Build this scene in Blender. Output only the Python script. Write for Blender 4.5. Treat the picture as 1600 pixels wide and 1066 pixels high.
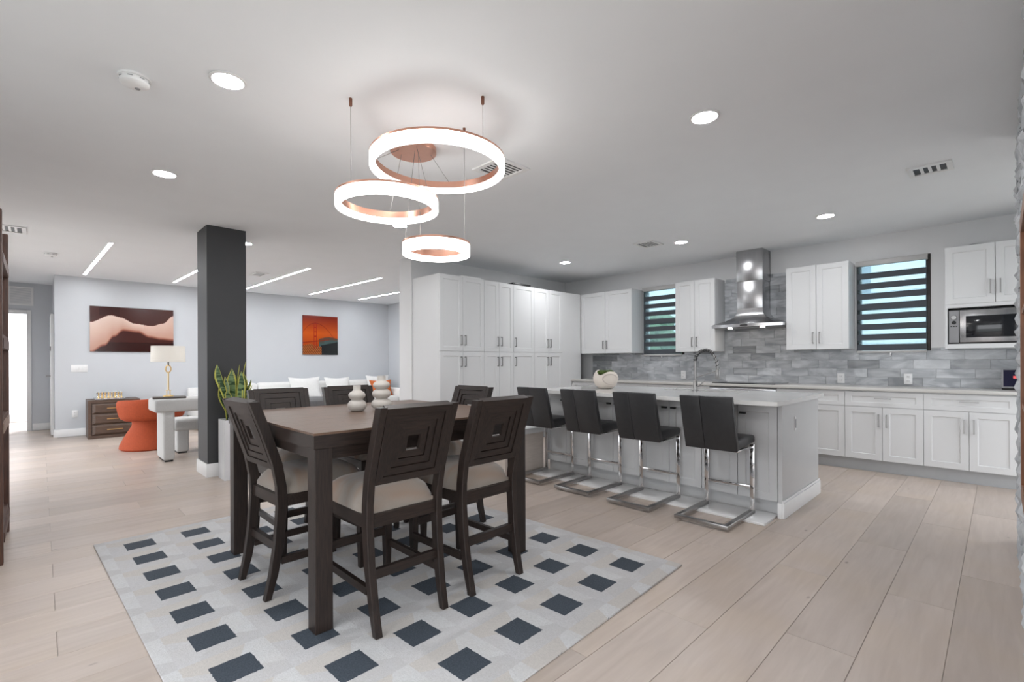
import bpy, bmesh, math, random
from mathutils import Matrix, Vector
random.seed(7)
D = bpy.data
for o in list(D.objects): D.objects.remove(o)
SC = bpy.context.scene
COL = SC.collection
PI = math.pi

# ---------------------------------------------------------------- camera
F_PX, HZ, YAW, ROLL, EYE = 750.05, 565.77, 0.7938, -0.0046, 1.2
cam = D.cameras.new('camera'); camo = D.objects.new('camera', cam); COL.objects.link(camo)
cam.sensor_width = 36.0; cam.lens = F_PX / 1600 * 36.0
cam.shift_y = (HZ - 533.0) / 1600.0
cam.clip_start = 0.02; cam.clip_end = 200
fw = Vector((math.cos(YAW), math.sin(YAW), 0)); rt = Vector((math.sin(YAW), -math.cos(YAW), 0)); up = Vector((0, 0, 1))
rc = math.cos(ROLL) * rt + math.sin(ROLL) * up; uc = math.cos(ROLL) * up - math.sin(ROLL) * rt
m4 = Matrix((rc, uc, -fw)).transposed().to_4x4(); m4.translation = Vector((0, 0, EYE))
camo.matrix_world = m4
SC.camera = camo

# ---------------------------------------------------------------- world, exposure
SC.view_settings.view_transform = 'Standard'; SC.view_settings.look = 'None'
SC.view_settings.gamma = 1.0; SC.view_settings.use_curve_mapping = False
SC.view_settings.exposure = 0.90
W = D.worlds.new('world'); SC.world = W; W.use_nodes = True
bg = W.node_tree.nodes['Background']
bg.inputs[0].default_value = (0.93, 0.96, 1.0, 1); bg.inputs[1].default_value = 2.3
LAMP = 138.0      # emission of the recessed downlights
LINE = 32.0       # emission of the linear ceiling lights
RING = 4.6       # emission of the ring chandelier

# ---------------------------------------------------------------- materials
MATS = {}
def mat(name, col, rough=0.5, metal=0.0, noise=0.0, nscale=20.0, bump=0.0, bscale=200.0, spec=0.5, stretch=None, col2=None, rnd=0.0, coat=0.0, emit=None, trans=0.0):
    m = D.materials.new(name); m.use_nodes = True; nt = m.node_tree; b = nt.nodes['Principled BSDF']
    b.inputs['Base Color'].default_value = (*col, 1); b.inputs['Roughness'].default_value = rough
    b.inputs['Metallic'].default_value = metal; b.inputs['Specular IOR Level'].default_value = spec
    if coat: b.inputs['Coat Weight'].default_value = coat; b.inputs['Coat Roughness'].default_value = 0.12
    if trans: b.inputs['Transmission Weight'].default_value = trans
    if emit: b.inputs['Emission Color'].default_value = (*emit[:3], 1); b.inputs['Emission Strength'].default_value = emit[3]
    tc = nt.nodes.new('ShaderNodeTexCoord'); mp = nt.nodes.new('ShaderNodeMapping')
    nt.links.new(tc.outputs['Object'], mp.inputs[0])
    if stretch: mp.inputs['Scale'].default_value = stretch
    n = nt.nodes.new('ShaderNodeTexNoise'); n.inputs['Scale'].default_value = nscale; n.inputs['Detail'].default_value = 5
    nt.links.new(mp.outputs[0], n.inputs['Vector'])
    if rnd:
        oi = nt.nodes.new('ShaderNodeObjectInfo'); cb = nt.nodes.new('ShaderNodeVectorMath'); cb.operation = 'ADD'
        ml = nt.nodes.new('ShaderNodeMath'); ml.operation = 'MULTIPLY'; ml.inputs[1].default_value = 37.0
        nt.links.new(oi.outputs['Random'], ml.inputs[0]); nt.links.new(mp.outputs[0], cb.inputs[0]); nt.links.new(ml.outputs[0], cb.inputs[1])
        nt.links.new(cb.outputs[0], n.inputs['Vector'])
    src = None
    if noise or col2:
        c2 = col2 if col2 else tuple(max(0, c * (1 - noise)) for c in col)
        mx = nt.nodes.new('ShaderNodeMix'); mx.data_type = 'RGBA'
        rp = nt.nodes.new('ShaderNodeMapRange'); rp.inputs[1].default_value = 0.3; rp.inputs[2].default_value = 0.7
        nt.links.new(n.outputs['Fac'], rp.inputs[0]); nt.links.new(rp.outputs[0], mx.inputs['Factor'])
        mx.inputs['A'].default_value = (*col, 1); mx.inputs['B'].default_value = (*c2, 1); src = mx.outputs['Result']
    if rnd:
        hs = nt.nodes.new('ShaderNodeHueSaturation')
        mr = nt.nodes.new('ShaderNodeMapRange'); mr.inputs[3].default_value = 1 - rnd; mr.inputs[4].default_value = 1 + rnd
        nt.links.new(oi.outputs['Random'], mr.inputs[0]); nt.links.new(mr.outputs[0], hs.inputs['Value'])
        if src: nt.links.new(src, hs.inputs['Color'])
        else: hs.inputs['Color'].default_value = (*col, 1)
        src = hs.outputs[0]
    if src: nt.links.new(src, b.inputs['Base Color'])
    if bump:
        nb = nt.nodes.new('ShaderNodeTexNoise'); nb.inputs['Scale'].default_value = bscale; nb.inputs['Detail'].default_value = 3
        nt.links.new(mp.outputs[0], nb.inputs['Vector'])
        bp = nt.nodes.new('ShaderNodeBump'); bp.inputs['Strength'].default_value = bump; bp.inputs['Distance'].default_value = 0.004
        nt.links.new(nb.outputs['Fac'], bp.inputs['Height']); nt.links.new(bp.outputs[0], b.inputs['Normal'])
    MATS[name] = m
    return m

def emis(name, col, s):
    m = D.materials.new(name); m.use_nodes = True; nt = m.node_tree; nt.nodes.clear()
    e = nt.nodes.new('ShaderNodeEmission'); e.inputs[0].default_value = (*col, 1); e.inputs[1].default_value = s
    o = nt.nodes.new('ShaderNodeOutputMaterial'); nt.links.new(e.outputs[0], o.inputs[0]); MATS[name] = m; return m

mat('ceiling_paint', (0.86, 0.88, 0.90), 0.9, noise=0.02, nscale=3)
mat('wall_white', (0.74, 0.74, 0.745), 0.85, noise=0.02, nscale=3)
mat('wall_blue', (0.60, 0.62, 0.65), 0.85, noise=0.02, nscale=3)
mat('column_paint', (0.042, 0.043, 0.046), 0.55, noise=0.1, nscale=4)
mat('trim_white', (0.82, 0.82, 0.82), 0.4, noise=0.02)
mat('cabinet_white', (0.69, 0.695, 0.70), 0.32, noise=0.015, nscale=5)
mat('cabinet_gap', (0.30, 0.30, 0.30), 0.7, noise=0.1)
mat('island_paint', (0.56, 0.565, 0.57), 0.35, noise=0.03, nscale=6)
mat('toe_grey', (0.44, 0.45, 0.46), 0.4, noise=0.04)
mat('quartz', (0.74, 0.735, 0.725), 0.12, noise=0.05, nscale=4)
mat('counter_edge', (0.58, 0.565, 0.54), 0.2, noise=0.03, nscale=10)
mat('nickel', (0.34, 0.335, 0.33), 0.32, 1.0, noise=0.08, nscale=40, stretch=(1, 1, 0.05))
mat('steel', (0.50, 0.50, 0.51), 0.22, 1.0, noise=0.1, nscale=30, stretch=(1, 1, 0.03))
mat('chrome', (0.72, 0.72, 0.73), 0.06, 1.0, noise=0.02)
mat('base_steel', (0.40, 0.39, 0.385), 0.28, 1.0, noise=0.1, nscale=30)
mat('copper', (0.72, 0.40, 0.30), 0.28, 1.0, noise=0.05, nscale=30)
mat('anchor_bronze', (0.25, 0.12, 0.085), 0.35, 1.0, noise=0.05)
mat('gold', (0.72, 0.50, 0.22), 0.3, 1.0, noise=0.05, nscale=30)
mat('black', (0.012, 0.012, 0.013), 0.4, noise=0.2)
mat('black_glass', (0.012, 0.013, 0.016), 0.08, noise=0.1)
mat('dark_frame', (0.035, 0.028, 0.026), 0.4, noise=0.3, nscale=30)
mat('espresso', (0.029, 0.0185, 0.015), 0.38, spec=0.35, col2=(0.011, 0.008, 0.007), nscale=9, stretch=(14, 14, 1.2), rnd=0.12, bump=0.12, bscale=60)
mat('espresso_cross', (0.032, 0.020, 0.016), 0.38, spec=0.35, col2=(0.013, 0.0095, 0.008), nscale=9, stretch=(1.2, 14, 14), rnd=0.12, bump=0.12, bscale=60)
mat('table_wood', (0.165, 0.098, 0.064), 0.40, col2=(0.085, 0.053, 0.038), nscale=7, stretch=(1.0, 12, 12), bump=0.06, bscale=60, spec=0.4)
mat('walnut', (0.115, 0.068, 0.045), 0.45, col2=(0.055, 0.033, 0.024), nscale=8, stretch=(1.5, 14, 14))
mat('rustic_wood', (0.11, 0.048, 0.030), 0.5, col2=(0.045, 0.022, 0.016), nscale=8, stretch=(10, 10, 1.0), bump=0.2, bscale=50)
mat('rail_wood', (0.36, 0.26, 0.20), 0.5, col2=(0.22, 0.15, 0.12), nscale=8, stretch=(8, 1, 10))
mat('frame_wood', (0.30, 0.13, 0.065), 0.5, col2=(0.18, 0.075, 0.04), nscale=8, stretch=(8, 8, 1))
mat('niche_red', (0.09, 0.012, 0.012), 0.5, noise=0.3)
mat('stone_white', (0.62, 0.63, 0.65), 0.8, col2=(0.34, 0.36, 0.38), nscale=5, bump=1.0, bscale=25, rnd=0.18)
mat('mortar', (0.35, 0.36, 0.37), 0.9, noise=0.2)
mat('leather_dark', (0.026, 0.026, 0.028), 0.42, noise=0.15, nscale=30, bump=0.15, bscale=400)
mat('boucle', (0.58, 0.575, 0.565), 0.95, noise=0.1, nscale=120, bump=0.8, bscale=180)
mat('sofa_white', (0.80, 0.80, 0.79), 0.9, noise=0.04, nscale=30, bump=0.2, bscale=300)
mat('orange_velvet', (0.40, 0.062, 0.014), 0.8, noise=0.2, nscale=60, bump=0.25, bscale=250)
mat('grey_fabric', (0.16, 0.16, 0.165), 0.8, noise=0.2, nscale=60)
mat('orange_fabric', (0.60, 0.14, 0.03), 0.85, noise=0.2, nscale=60)
mat('ceramic', (0.52, 0.485, 0.445), 0.55, noise=0.08, nscale=30, bump=0.1, bscale=120)
mat('bowl_clay', (0.76, 0.69, 0.62), 0.6, noise=0.08, nscale=12)
mat('moss', (0.07, 0.12, 0.015), 0.8, noise=0.5, nscale=40, bump=0.6, bscale=80)
mat('soil', (0.04, 0.03, 0.022), 0.95, noise=0.4, nscale=60, bump=0.6, bscale=100)
mat('planter_white', (0.72, 0.72, 0.73), 0.35, col2=(0.58, 0.58, 0.60), nscale=3, stretch=(2, 2, 0.6))
mat('leaf_edge', (0.52, 0.50, 0.10), 0.5, noise=0.15)
mat('lamp_shade', (0.86, 0.85, 0.82), 0.9, noise=0.03, nscale=100)
_nt = MATS['lamp_shade'].node_tree; _o = _nt.nodes['Material Output']; _b = _nt.nodes['Principled BSDF']
_t = _nt.nodes.new('ShaderNodeBsdfTranslucent'); _t.inputs[0].default_value = (0.85, 0.83, 0.8, 1); _x = _nt.nodes.new('ShaderNodeMixShader'); _x.inputs[0].default_value = 0.5
_nt.links.new(_b.outputs[0], _x.inputs[1]); _nt.links.new(_t.outputs[0], _x.inputs[2]); _nt.links.new(_x.outputs[0], _o.inputs[0])
mat('tray_dark', (0.09, 0.07, 0.06), 0.35, noise=0.2)
mat('plastic_white', (0.84, 0.84, 0.84), 0.35, noise=0.02)
mat('plastic_grey', (0.30, 0.30, 0.31), 0.5, noise=0.05)
mat('silver_piece', (0.55, 0.55, 0.56), 0.25, 1.0, noise=0.05)
mat('blind_dark', (0.075, 0.085, 0.10), 0.8, noise=0.1, nscale=80)
mat('blind_cassette', (0.50, 0.49, 0.485), 0.4, noise=0.03)
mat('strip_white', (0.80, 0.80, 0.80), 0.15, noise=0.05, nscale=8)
mat('exterior_wall', (0.80, 0.86, 0.88), 0.8, noise=0.05)
mat('exterior_trim', (0.30, 0.36, 0.42), 0.6, noise=0.05)
mat('exterior_leaf', (0.16, 0.26, 0.14), 0.8, noise=0.4, nscale=20)
mat('exterior_ground', (0.40, 0.42, 0.40), 0.9, noise=0.2)
mat('grout', (0.50, 0.45, 0.42), 0.9, noise=0.1)
mat('tile_grout', (0.55, 0.55, 0.55), 0.9, noise=0.05)
mat('panel_beige', (0.60, 0.54, 0.49), 0.5, col2=(0.52, 0.46, 0.41), nscale=6, stretch=(1, 1, 10))
mat('screen_navy', (0.012, 0.012, 0.035), 0.15, noise=0.1)
mat('screen_red', (0.45, 0.06, 0.06), 0.4, emit=(0.5, 0.08, 0.08, 0.6))
emis('glow_lamp', (0.97, 0.98, 1.0), LAMP)
emis('glow_line', (0.96, 0.98, 1.0), LINE)
emis('glow_ring', (1.0, 0.97, 0.94), RING)
emis('glow_bulb', (1.0, 0.96, 0.90), 10.0)
emis('glow_hood', (1.0, 0.93, 0.85), 30.0)

def nodes(name, rough=0.6):
    m = D.materials.new(name); m.use_nodes = True; MATS[name] = m
    b = m.node_tree.nodes['Principled BSDF']; b.inputs['Roughness'].default_value = rough
    return m, m.node_tree, b
def N(nt, t, **k):
    n = nt.nodes.new(t)
    for a, v in k.items(): setattr(n, a, v)
    return n
def math_n(nt, op, a, b=None):
    n = nt.nodes.new('ShaderNodeMath'); n.operation = op
    for i, v in enumerate((a, b)):
        if v is None: continue
        if isinstance(v, (int, float)): n.inputs[i].default_value = v
        else: nt.links.new(v, n.inputs[i])
    return n.outputs[0]
def mix_c(nt, f, a, b):
    n = nt.nodes.new('ShaderNodeMix'); n.data_type = 'RGBA'
    if isinstance(f, (int, float)): n.inputs['Factor'].default_value = f
    else: nt.links.new(f, n.inputs['Factor'])
    for k, v in (('A', a), ('B', b)):
        if isinstance(v, tuple): n.inputs[k].default_value = (*v, 1)
        else: nt.links.new(v, n.inputs[k])
    return n.outputs['Result']

def plank_material():
    m, nt, b = nodes('plank_oak', 0.38)
    tc = N(nt, 'ShaderNodeTexCoord'); oi = N(nt, 'ShaderNodeObjectInfo')
    off = N(nt, 'ShaderNodeVectorMath', operation='ADD'); nt.links.new(tc.outputs['Object'], off.inputs[0])
    r = math_n(nt, 'MULTIPLY', oi.outputs['Random'], 53.0); nt.links.new(r, off.inputs[1])
    mp = N(nt, 'ShaderNodeMapping'); mp.inputs['Scale'].default_value = (0.9, 9.0, 9.0); nt.links.new(off.outputs[0], mp.inputs[0])
    n1 = N(nt, 'ShaderNodeTexNoise'); n1.inputs['Scale'].default_value = 3.0; n1.inputs['Detail'].default_value = 8; n1.inputs['Distortion'].default_value = 0.6
    nt.links.new(mp.outputs[0], n1.inputs['Vector'])
    n2 = N(nt, 'ShaderNodeTexNoise'); n2.inputs['Scale'].default_value = 2.2; n2.inputs['Detail'].default_value = 2; nt.links.new(off.outputs[0], n2.inputs['Vector'])
    c = mix_c(nt, n1.outputs['Fac'], (0.425, 0.350, 0.302), (0.61, 0.525, 0.468))
    f2 = N(nt, 'ShaderNodeMapRange'); f2.inputs[1].default_value = 0.45; f2.inputs[2].default_value = 0.75; f2.inputs[4].default_value = 0.45
    nt.links.new(n2.outputs['Fac'], f2.inputs[0])
    c = mix_c(nt, f2.outputs[0], c, (0.52, 0.415, 0.315))
    # knots
    mk = N(nt, 'ShaderNodeMapping'); mk.inputs['Scale'].default_value = (1.6, 3.6, 3.6); nt.links.new(off.outputs[0], mk.inputs[0])
    vo = N(nt, 'ShaderNodeTexVoronoi'); vo.inputs['Scale'].default_value = 1.5; nt.links.new(mk.outputs[0], vo.inputs['Vector'])
    kf = N(nt, 'ShaderNodeMapRange'); kf.inputs[1].default_value = 0.02; kf.inputs[2].default_value = 0.06; kf.inputs[3].default_value = 0.75; kf.inputs[4].default_value = 0.0
    nt.links.new(vo.outputs['Distance'], kf.inputs[0])
    c = mix_c(nt, kf.outputs[0], c, (0.20, 0.15, 0.12))
    hs = N(nt, 'ShaderNodeHueSaturation'); mr = N(nt, 'ShaderNodeMapRange'); mr.inputs[3].default_value = 0.90; mr.inputs[4].default_value = 1.08
    nt.links.new(oi.outputs['Random'], mr.inputs[0]); nt.links.new(mr.outputs[0], hs.inputs['Value']); nt.links.new(c, hs.inputs['Color'])
    nt.links.new(hs.outputs[0], b.inputs['Base Color'])
    bp = N(nt, 'ShaderNodeBump'); bp.inputs['Strength'].default_value = 0.06; nt.links.new(n1.outputs['Fac'], bp.inputs['Height']); nt.links.new(bp.outputs[0], b.inputs['Normal'])
plank_material()

def marble_material():
    m, nt, b = nodes('marble', 0.28)
    tc = N(nt, 'ShaderNodeTexCoord'); oi = N(nt, 'ShaderNodeObjectInfo')
    off = N(nt, 'ShaderNodeVectorMath', operation='ADD'); nt.links.new(tc.outputs['Object'], off.inputs[0])
    r = math_n(nt, 'MULTIPLY', oi.outputs['Random'], 91.0); nt.links.new(r, off.inputs[1])
    n1 = N(nt, 'ShaderNodeTexNoise'); n1.inputs['Scale'].default_value = 3.2; n1.inputs['Detail'].default_value = 7; n1.inputs['Distortion'].default_value = 1.2
    mp = N(nt, 'ShaderNodeMapping'); mp.inputs['Rotation'].default_value = (0.55, 0, 0); mp.inputs['Scale'].default_value = (1, 1.0, 3.0)
    nt.links.new(off.outputs[0], mp.inputs[0]); nt.links.new(mp.outputs[0], n1.inputs['Vector'])
    rp = N(nt, 'ShaderNodeMapRange'); rp.inputs[1].default_value = 0.32; rp.inputs[2].default_value = 0.68; nt.links.new(n1.outputs['Fac'], rp.inputs[0])
    c = mix_c(nt, rp.outputs[0], (0.30, 0.315, 0.335), (0.60, 0.615, 0.635))
    hs = N(nt, 'ShaderNodeHueSaturation'); cr = N(nt, 'ShaderNodeValToRGB')
    cr.color_ramp.elements[0].position = 0.0; cr.color_ramp.elements[0].color = (0.52, 0.52, 0.52, 1)
    cr.color_ramp.elements[1].position = 0.25; cr.color_ramp.elements[1].color = (0.92, 0.92, 0.92, 1)
    e = cr.color_ramp.elements.new(1.0); e.color = (1.08, 1.08, 1.08, 1)
    nt.links.new(oi.outputs['Random'], cr.inputs[0]); nt.links.new(cr.outputs[0], hs.inputs['Value']); nt.links.new(c, hs.inputs['Color'])
    nt.links.new(hs.outputs[0], b.inputs['Base Color'])
marble_material()

RP = 0.3135; RS = 0.153
def rug_material():
    m, nt, b = nodes('rug_pile', 0.95)
    tc = N(nt, 'ShaderNodeTexCoord'); wn = N(nt, 'ShaderNodeTexNoise'); wn.inputs['Scale'].default_value = 70; wn.inputs['Detail'].default_value = 2
    nt.links.new(tc.outputs['Object'], wn.inputs['Vector'])
    ws = N(nt, 'ShaderNodeVectorMath', operation='SCALE'); ws.inputs['Scale'].default_value = 0.010; nt.links.new(wn.outputs['Color'], ws.inputs[0])
    ad = N(nt, 'ShaderNodeVectorMath', operation='ADD'); nt.links.new(tc.outputs['Object'], ad.inputs[0]); nt.links.new(ws.outputs[0], ad.inputs[1])
    sp = N(nt, 'ShaderNodeSeparateXYZ'); nt.links.new(ad.outputs[0], sp.inputs[0])
    fx = math_n(nt, 'SUBTRACT', math_n(nt, 'FRACT', math_n(nt, 'ADD', math_n(nt, 'DIVIDE', sp.outputs[0], RP), 20.5)), 0.5)
    fy = math_n(nt, 'SUBTRACT', math_n(nt, 'FRACT', math_n(nt, 'ADD', math_n(nt, 'DIVIDE', sp.outputs[1], RP), 20.5)), 0.5)
    ax = math_n(nt, 'ABSOLUTE', fx); ay = math_n(nt, 'ABSOLUTE', fy)
    navy = math_n(nt, 'LESS_THAN', math_n(nt, 'MAXIMUM', ax, ay), RS / RP / 2)
    # pinwheel facets between the squares
    s1 = math_n(nt, 'GREATER_THAN', math_n(nt, 'ADD', math_n(nt, 'MULTIPLY', fx, 1.0), math_n(nt, 'MULTIPLY', fy, 1.9)), 0.0)
    s2 = math_n(nt, 'GREATER_THAN', math_n(nt, 'SUBTRACT', math_n(nt, 'MULTIPLY', fx, 1.9), fy), 0.0)
    ca = mix_c(nt, s1, (0.555, 0.56, 0.585), (0.55, 0.52, 0.49))
    cb = mix_c(nt, s1, (0.51, 0.515, 0.535), (0.62, 0.635, 0.655))
    c = mix_c(nt, s2, ca, cb)
    pn = N(nt, 'ShaderNodeTexNoise'); pn.inputs['Scale'].default_value = 9; pn.inputs['Detail'].default_value = 6; nt.links.new(tc.outputs['Object'], pn.inputs['Vector'])
    c = mix_c(nt, math_n(nt, 'MULTIPLY', pn.outputs['Fac'], 0.7), c, (0.56, 0.53, 0.505))
    pg = N(nt, 'ShaderNodeTexNoise'); pg.inputs['Scale'].default_value = 120; pg.inputs['Detail'].default_value = 3; nt.links.new(tc.outputs['Object'], pg.inputs['Vector'])
    c = mix_c(nt, math_n(nt, 'MULTIPLY', math_n(nt, 'SUBTRACT', pg.outputs['Fac'], 0.35), 0.8), c, (0.36, 0.35, 0.345))
    fn = N(nt, 'ShaderNodeTexNoise'); fn.inputs['Scale'].default_value = 160; fn.inputs['Detail'].default_value = 3; nt.links.new(tc.outputs['Object'], fn.inputs['Vector'])
    nv = mix_c(nt, fn.outputs['Fac'], (0.008, 0.014, 0.024), (0.085, 0.105, 0.130))
    c = mix_c(nt, navy, c, nv)
    nt.links.new(c, b.inputs['Base Color'])
    h = math_n(nt, 'SUBTRACT', math_n(nt, 'MULTIPLY', fn.outputs['Fac'], 0.6), math_n(nt, 'MULTIPLY', navy, 0.25))
    bp = N(nt, 'ShaderNodeBump'); bp.inputs['Strength'].default_value = 0.5; bp.inputs['Distance'].default_value = 0.006
    nt.links.new(h, bp.inputs['Height']); nt.links.new(bp.outputs[0], b.inputs['Normal'])
rug_material()

def seat_material():
    m, nt, b = nodes('seat_fabric', 0.8)
    tc = N(nt, 'ShaderNodeTexCoord')
    wv = N(nt, 'ShaderNodeTexNoise'); wv.inputs['Scale'].default_value = 5.0; wv.inputs['Detail'].default_value = 2
    mp = N(nt, 'ShaderNodeMapping'); mp.inputs['Scale'].default_value = (0.35, 2.2, 1.0); nt.links.new(tc.outputs['Object'], mp.inputs[0]); nt.links.new(mp.outputs[0], wv.inputs['Vector'])
    rp = N(nt, 'ShaderNodeMapRange'); rp.inputs[1].default_value = 0.42; rp.inputs[2].default_value = 0.62; nt.links.new(wv.outputs['Fac'], rp.inputs[0])
    c = mix_c(nt, rp.outputs[0], (0.28, 0.238, 0.200), (0.29, 0.17, 0.105))
    fn = N(nt, 'ShaderNodeTexNoise'); fn.inputs['Scale'].default_value = 220; nt.links.new(tc.outputs['Object'], fn.inputs['Vector'])
    c = mix_c(nt, math_n(nt, 'MULTIPLY', fn.outputs['Fac'], 0.5), c, (0.22, 0.19, 0.17))
    nt.links.new(c, b.inputs['Base Color']); b.inputs['Sheen Weight'].default_value = 0.4
    bp = N(nt, 'ShaderNodeBump'); bp.inputs['Strength'].default_value = 0.3; bp.inputs['Distance'].default_value = 0.002
    nt.links.new(fn.outputs['Fac'], bp.inputs['Height']); nt.links.new(bp.outputs[0], b.inputs['Normal'])
seat_material()

def leaf_material():
    m, nt, b = nodes('leaf_green', 0.45)
    tc = N(nt, 'ShaderNodeTexCoord'); mp = N(nt, 'ShaderNodeMapping'); mp.inputs['Scale'].default_value = (6, 6, 26); nt.links.new(tc.outputs['Object'], mp.inputs[0])
    n = N(nt, 'ShaderNodeTexNoise'); n.inputs['Scale'].default_value = 1.6; n.inputs['Detail'].default_value = 2; nt.links.new(mp.outputs[0], n.inputs['Vector'])
    rp = N(nt, 'ShaderNodeMapRange'); rp.inputs[1].default_value = 0.45; rp.inputs[2].default_value = 0.55; nt.links.new(n.outputs['Fac'], rp.inputs[0])
    c = mix_c(nt, rp.outputs[0], (0.030, 0.070, 0.028), (0.17, 0.26, 0.12)); nt.links.new(c, b.inputs['Base Color'])
leaf_material()

def sheer_material():
    m = D.materials.new('blind_sheer'); m.use_nodes = True; nt = m.node_tree; nt.nodes.clear(); MATS['blind_sheer'] = m
    o = N(nt, 'ShaderNodeOutputMaterial'); mx = N(nt, 'ShaderNodeMixShader'); tr = N(nt, 'ShaderNodeBsdfTransparent'); tl = N(nt, 'ShaderNodeBsdfTranslucent')
    wv = N(nt, 'ShaderNodeTexNoise'); wv.inputs['Scale'].default_value = 400; tc = N(nt, 'ShaderNodeTexCoord'); nt.links.new(tc.outputs['Object'], wv.inputs['Vector'])
    tr.inputs[0].default_value = (0.90, 0.96, 0.98, 1); tl.inputs[0].default_value = (0.60, 0.66, 0.68, 1)
    mr = N(nt, 'ShaderNodeMapRange'); mr.inputs[3].default_value = 0.22; mr.inputs[4].default_value = 0.32; nt.links.new(wv.outputs['Fac'], mr.inputs[0]); nt.links.new(mr.outputs[0], mx.inputs[0])
    nt.links.new(tr.outputs[0], mx.inputs[1]); nt.links.new(tl.outputs[0], mx.inputs[2]); nt.links.new(mx.outputs[0], o.inputs[0])
sheer_material()

def glass_material():
    m = D.materials.new('window_glass'); m.use_nodes = True; nt = m.node_tree; nt.nodes.clear(); MATS['window_glass'] = m
    o = N(nt, 'ShaderNodeOutputMaterial'); mx = N(nt, 'ShaderNodeMixShader'); tr = N(nt, 'ShaderNodeBsdfTransparent'); gl = N(nt, 'ShaderNodeBsdfGlossy')
    tr.inputs[0].default_value = (0.88, 0.95, 0.97, 1); gl.inputs['Roughness'].default_value = 0.02
    fr = N(nt, 'ShaderNodeFresnel'); nt.links.new(fr.outputs[0], mx.inputs[0]); nt.links.new(tr.outputs[0], mx.inputs[1]); nt.links.new(gl.outputs[0], mx.inputs[2]); nt.links.new(mx.outputs[0], o.inputs[0])
glass_material()

def print_material():
    m, nt, b = nodes('art_print', 0.18)
    a = N(nt, 'ShaderNodeVertexColor'); a.layer_name = 'Col'; nt.links.new(a.outputs[0], b.inputs['Base Color'])
print_material()

# ---------------------------------------------------------------- geometry helpers
class G:
    """collects simple solids; build() links them as one mesh object"""
    def __init__(s): s.bm = bmesh.new()
    def poly(s, vs, fs):
        v = [s.bm.verts.new(p) for p in vs]
        for f in fs:
            try: s.bm.faces.new([v[i] for i in f])
            except ValueError: pass
        return s
    def box(s, x0, x1, y0, y1, z0, z1):
        vs = [(x0, y0, z0), (x1, y0, z0), (x1, y1, z0), (x0, y1, z0), (x0, y0, z1), (x1, y0, z1), (x1, y1, z1), (x0, y1, z1)]
        return s.poly(vs, [(0, 3, 2, 1), (4, 5, 6, 7), (0, 1, 5, 4), (1, 2, 6, 5), (2, 3, 7, 6), (3, 0, 4, 7)])
    def prism(s, pts, axis, a, b):
        """extrude a 2D polygon (coords = remaining axes in order) along axis from a to b"""
        def P(p, t):
            q = list(p); q.insert(axis, t); return tuple(q)
        n = len(pts); vs = [P(p, a) for p in pts] + [P(p, b) for p in pts]
        fs = [tuple(range(n))[::-1], tuple(range(n, 2 * n))] + [(i, (i + 1) % n, n + (i + 1) % n, n + i) for i in range(n)]
        return s.poly(vs, fs)
    def lathe(s, prof, n=32, c=(0, 0), cap=True):
        rings = []
        for r, z in prof:
            rings.append([s.bm.verts.new((c[0] + r * math.cos(2 * PI * i / n), c[1] + r * math.sin(2 * PI * i / n), z)) for i in range(n)])
        for a, b in zip(rings, rings[1:]):
            for i in range(n): s.bm.faces.new((a[i], a[(i + 1) % n], b[(i + 1) % n], b[i]))
        if cap:
            s.bm.faces.new(rings[0][::-1]); s.bm.faces.new(rings[-1])
        return s
    def tube(s, path, r, n=10, closed=False):
        P = [Vector(p) for p in path]; rings = []; k = len(P); ref = None
        for i, p in enumerate(P):
            if closed: t = P[(i + 1) % k] - P[i - 1]
            else: t = P[min(i + 1, k - 1)] - P[max(i - 1, 0)]
            t.normalize()
            if ref is None: ref = Vector((0, 0, 1)) if abs(t.z) < 0.9 else Vector((1, 0, 0))
            u = t.cross(ref); u.normalize(); v = u.cross(t); v.normalize(); ref = v
            rr = r[i] if isinstance(r, (list, tuple)) else r
            rings.append([s.bm.verts.new(p + rr * (math.cos(2 * PI * j / n) * u + math.sin(2 * PI * j / n) * v)) for j in range(n)])
        pairs = list(zip(rings, rings[1:])) + ([(rings[-1], rings[0])] if closed else [])
        for a, b in pairs:
            for j in range(n): s.bm.faces.new((a[j], a[(j + 1) % n], b[(j + 1) % n], b[j]))
        if not closed: s.bm.faces.new(rings[0][::-1]); s.bm.faces.new(rings[-1])
        return s
    def loft(s, secs, cap=True):
        rings = [[s.bm.verts.new(p) for p in q] for q in secs]; n = len(rings[0])
        for a, b in zip(rings, rings[1:]):
            for j in range(n): s.bm.faces.new((a[j], a[(j + 1) % n], b[(j + 1) % n], b[j]))
        if cap: s.bm.faces.new(rings[0][::-1]); s.bm.faces.new(rings[-1])
        return s
    def mesh(s, name, m, bevel=0, seg=2, smooth=None):
        bm = s.bm; bmesh.ops.recalc_face_normals(bm, faces=bm.faces)
        if bevel:
            es = [e for e in bm.edges if len(e.link_faces) == 2 and e.calc_face_angle(0) > 0.5]
            bmesh.ops.bevel(bm, geom=es, offset=bevel, segments=seg, affect='EDGES', profile=0.5, clamp_overlap=True)
        me = D.meshes.new(name); bm.to_mesh(me); bm.free()
        for mm in (m if isinstance(m, (list, tuple)) else [m]): me.materials.append(MATS[mm])
        if smooth is None: smooth = bool(bevel)
        if smooth:
            for p in me.polygons: p.use_smooth = True
            me.set_sharp_from_angle(angle=0.7)
        return me
    def build(s, name, m, parent=None, loc=(0, 0, 0), bevel=0, seg=2, smooth=None, rot=None):
        return put(name, s.mesh(name, m, bevel, seg, smooth), parent, loc, rot)

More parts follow.
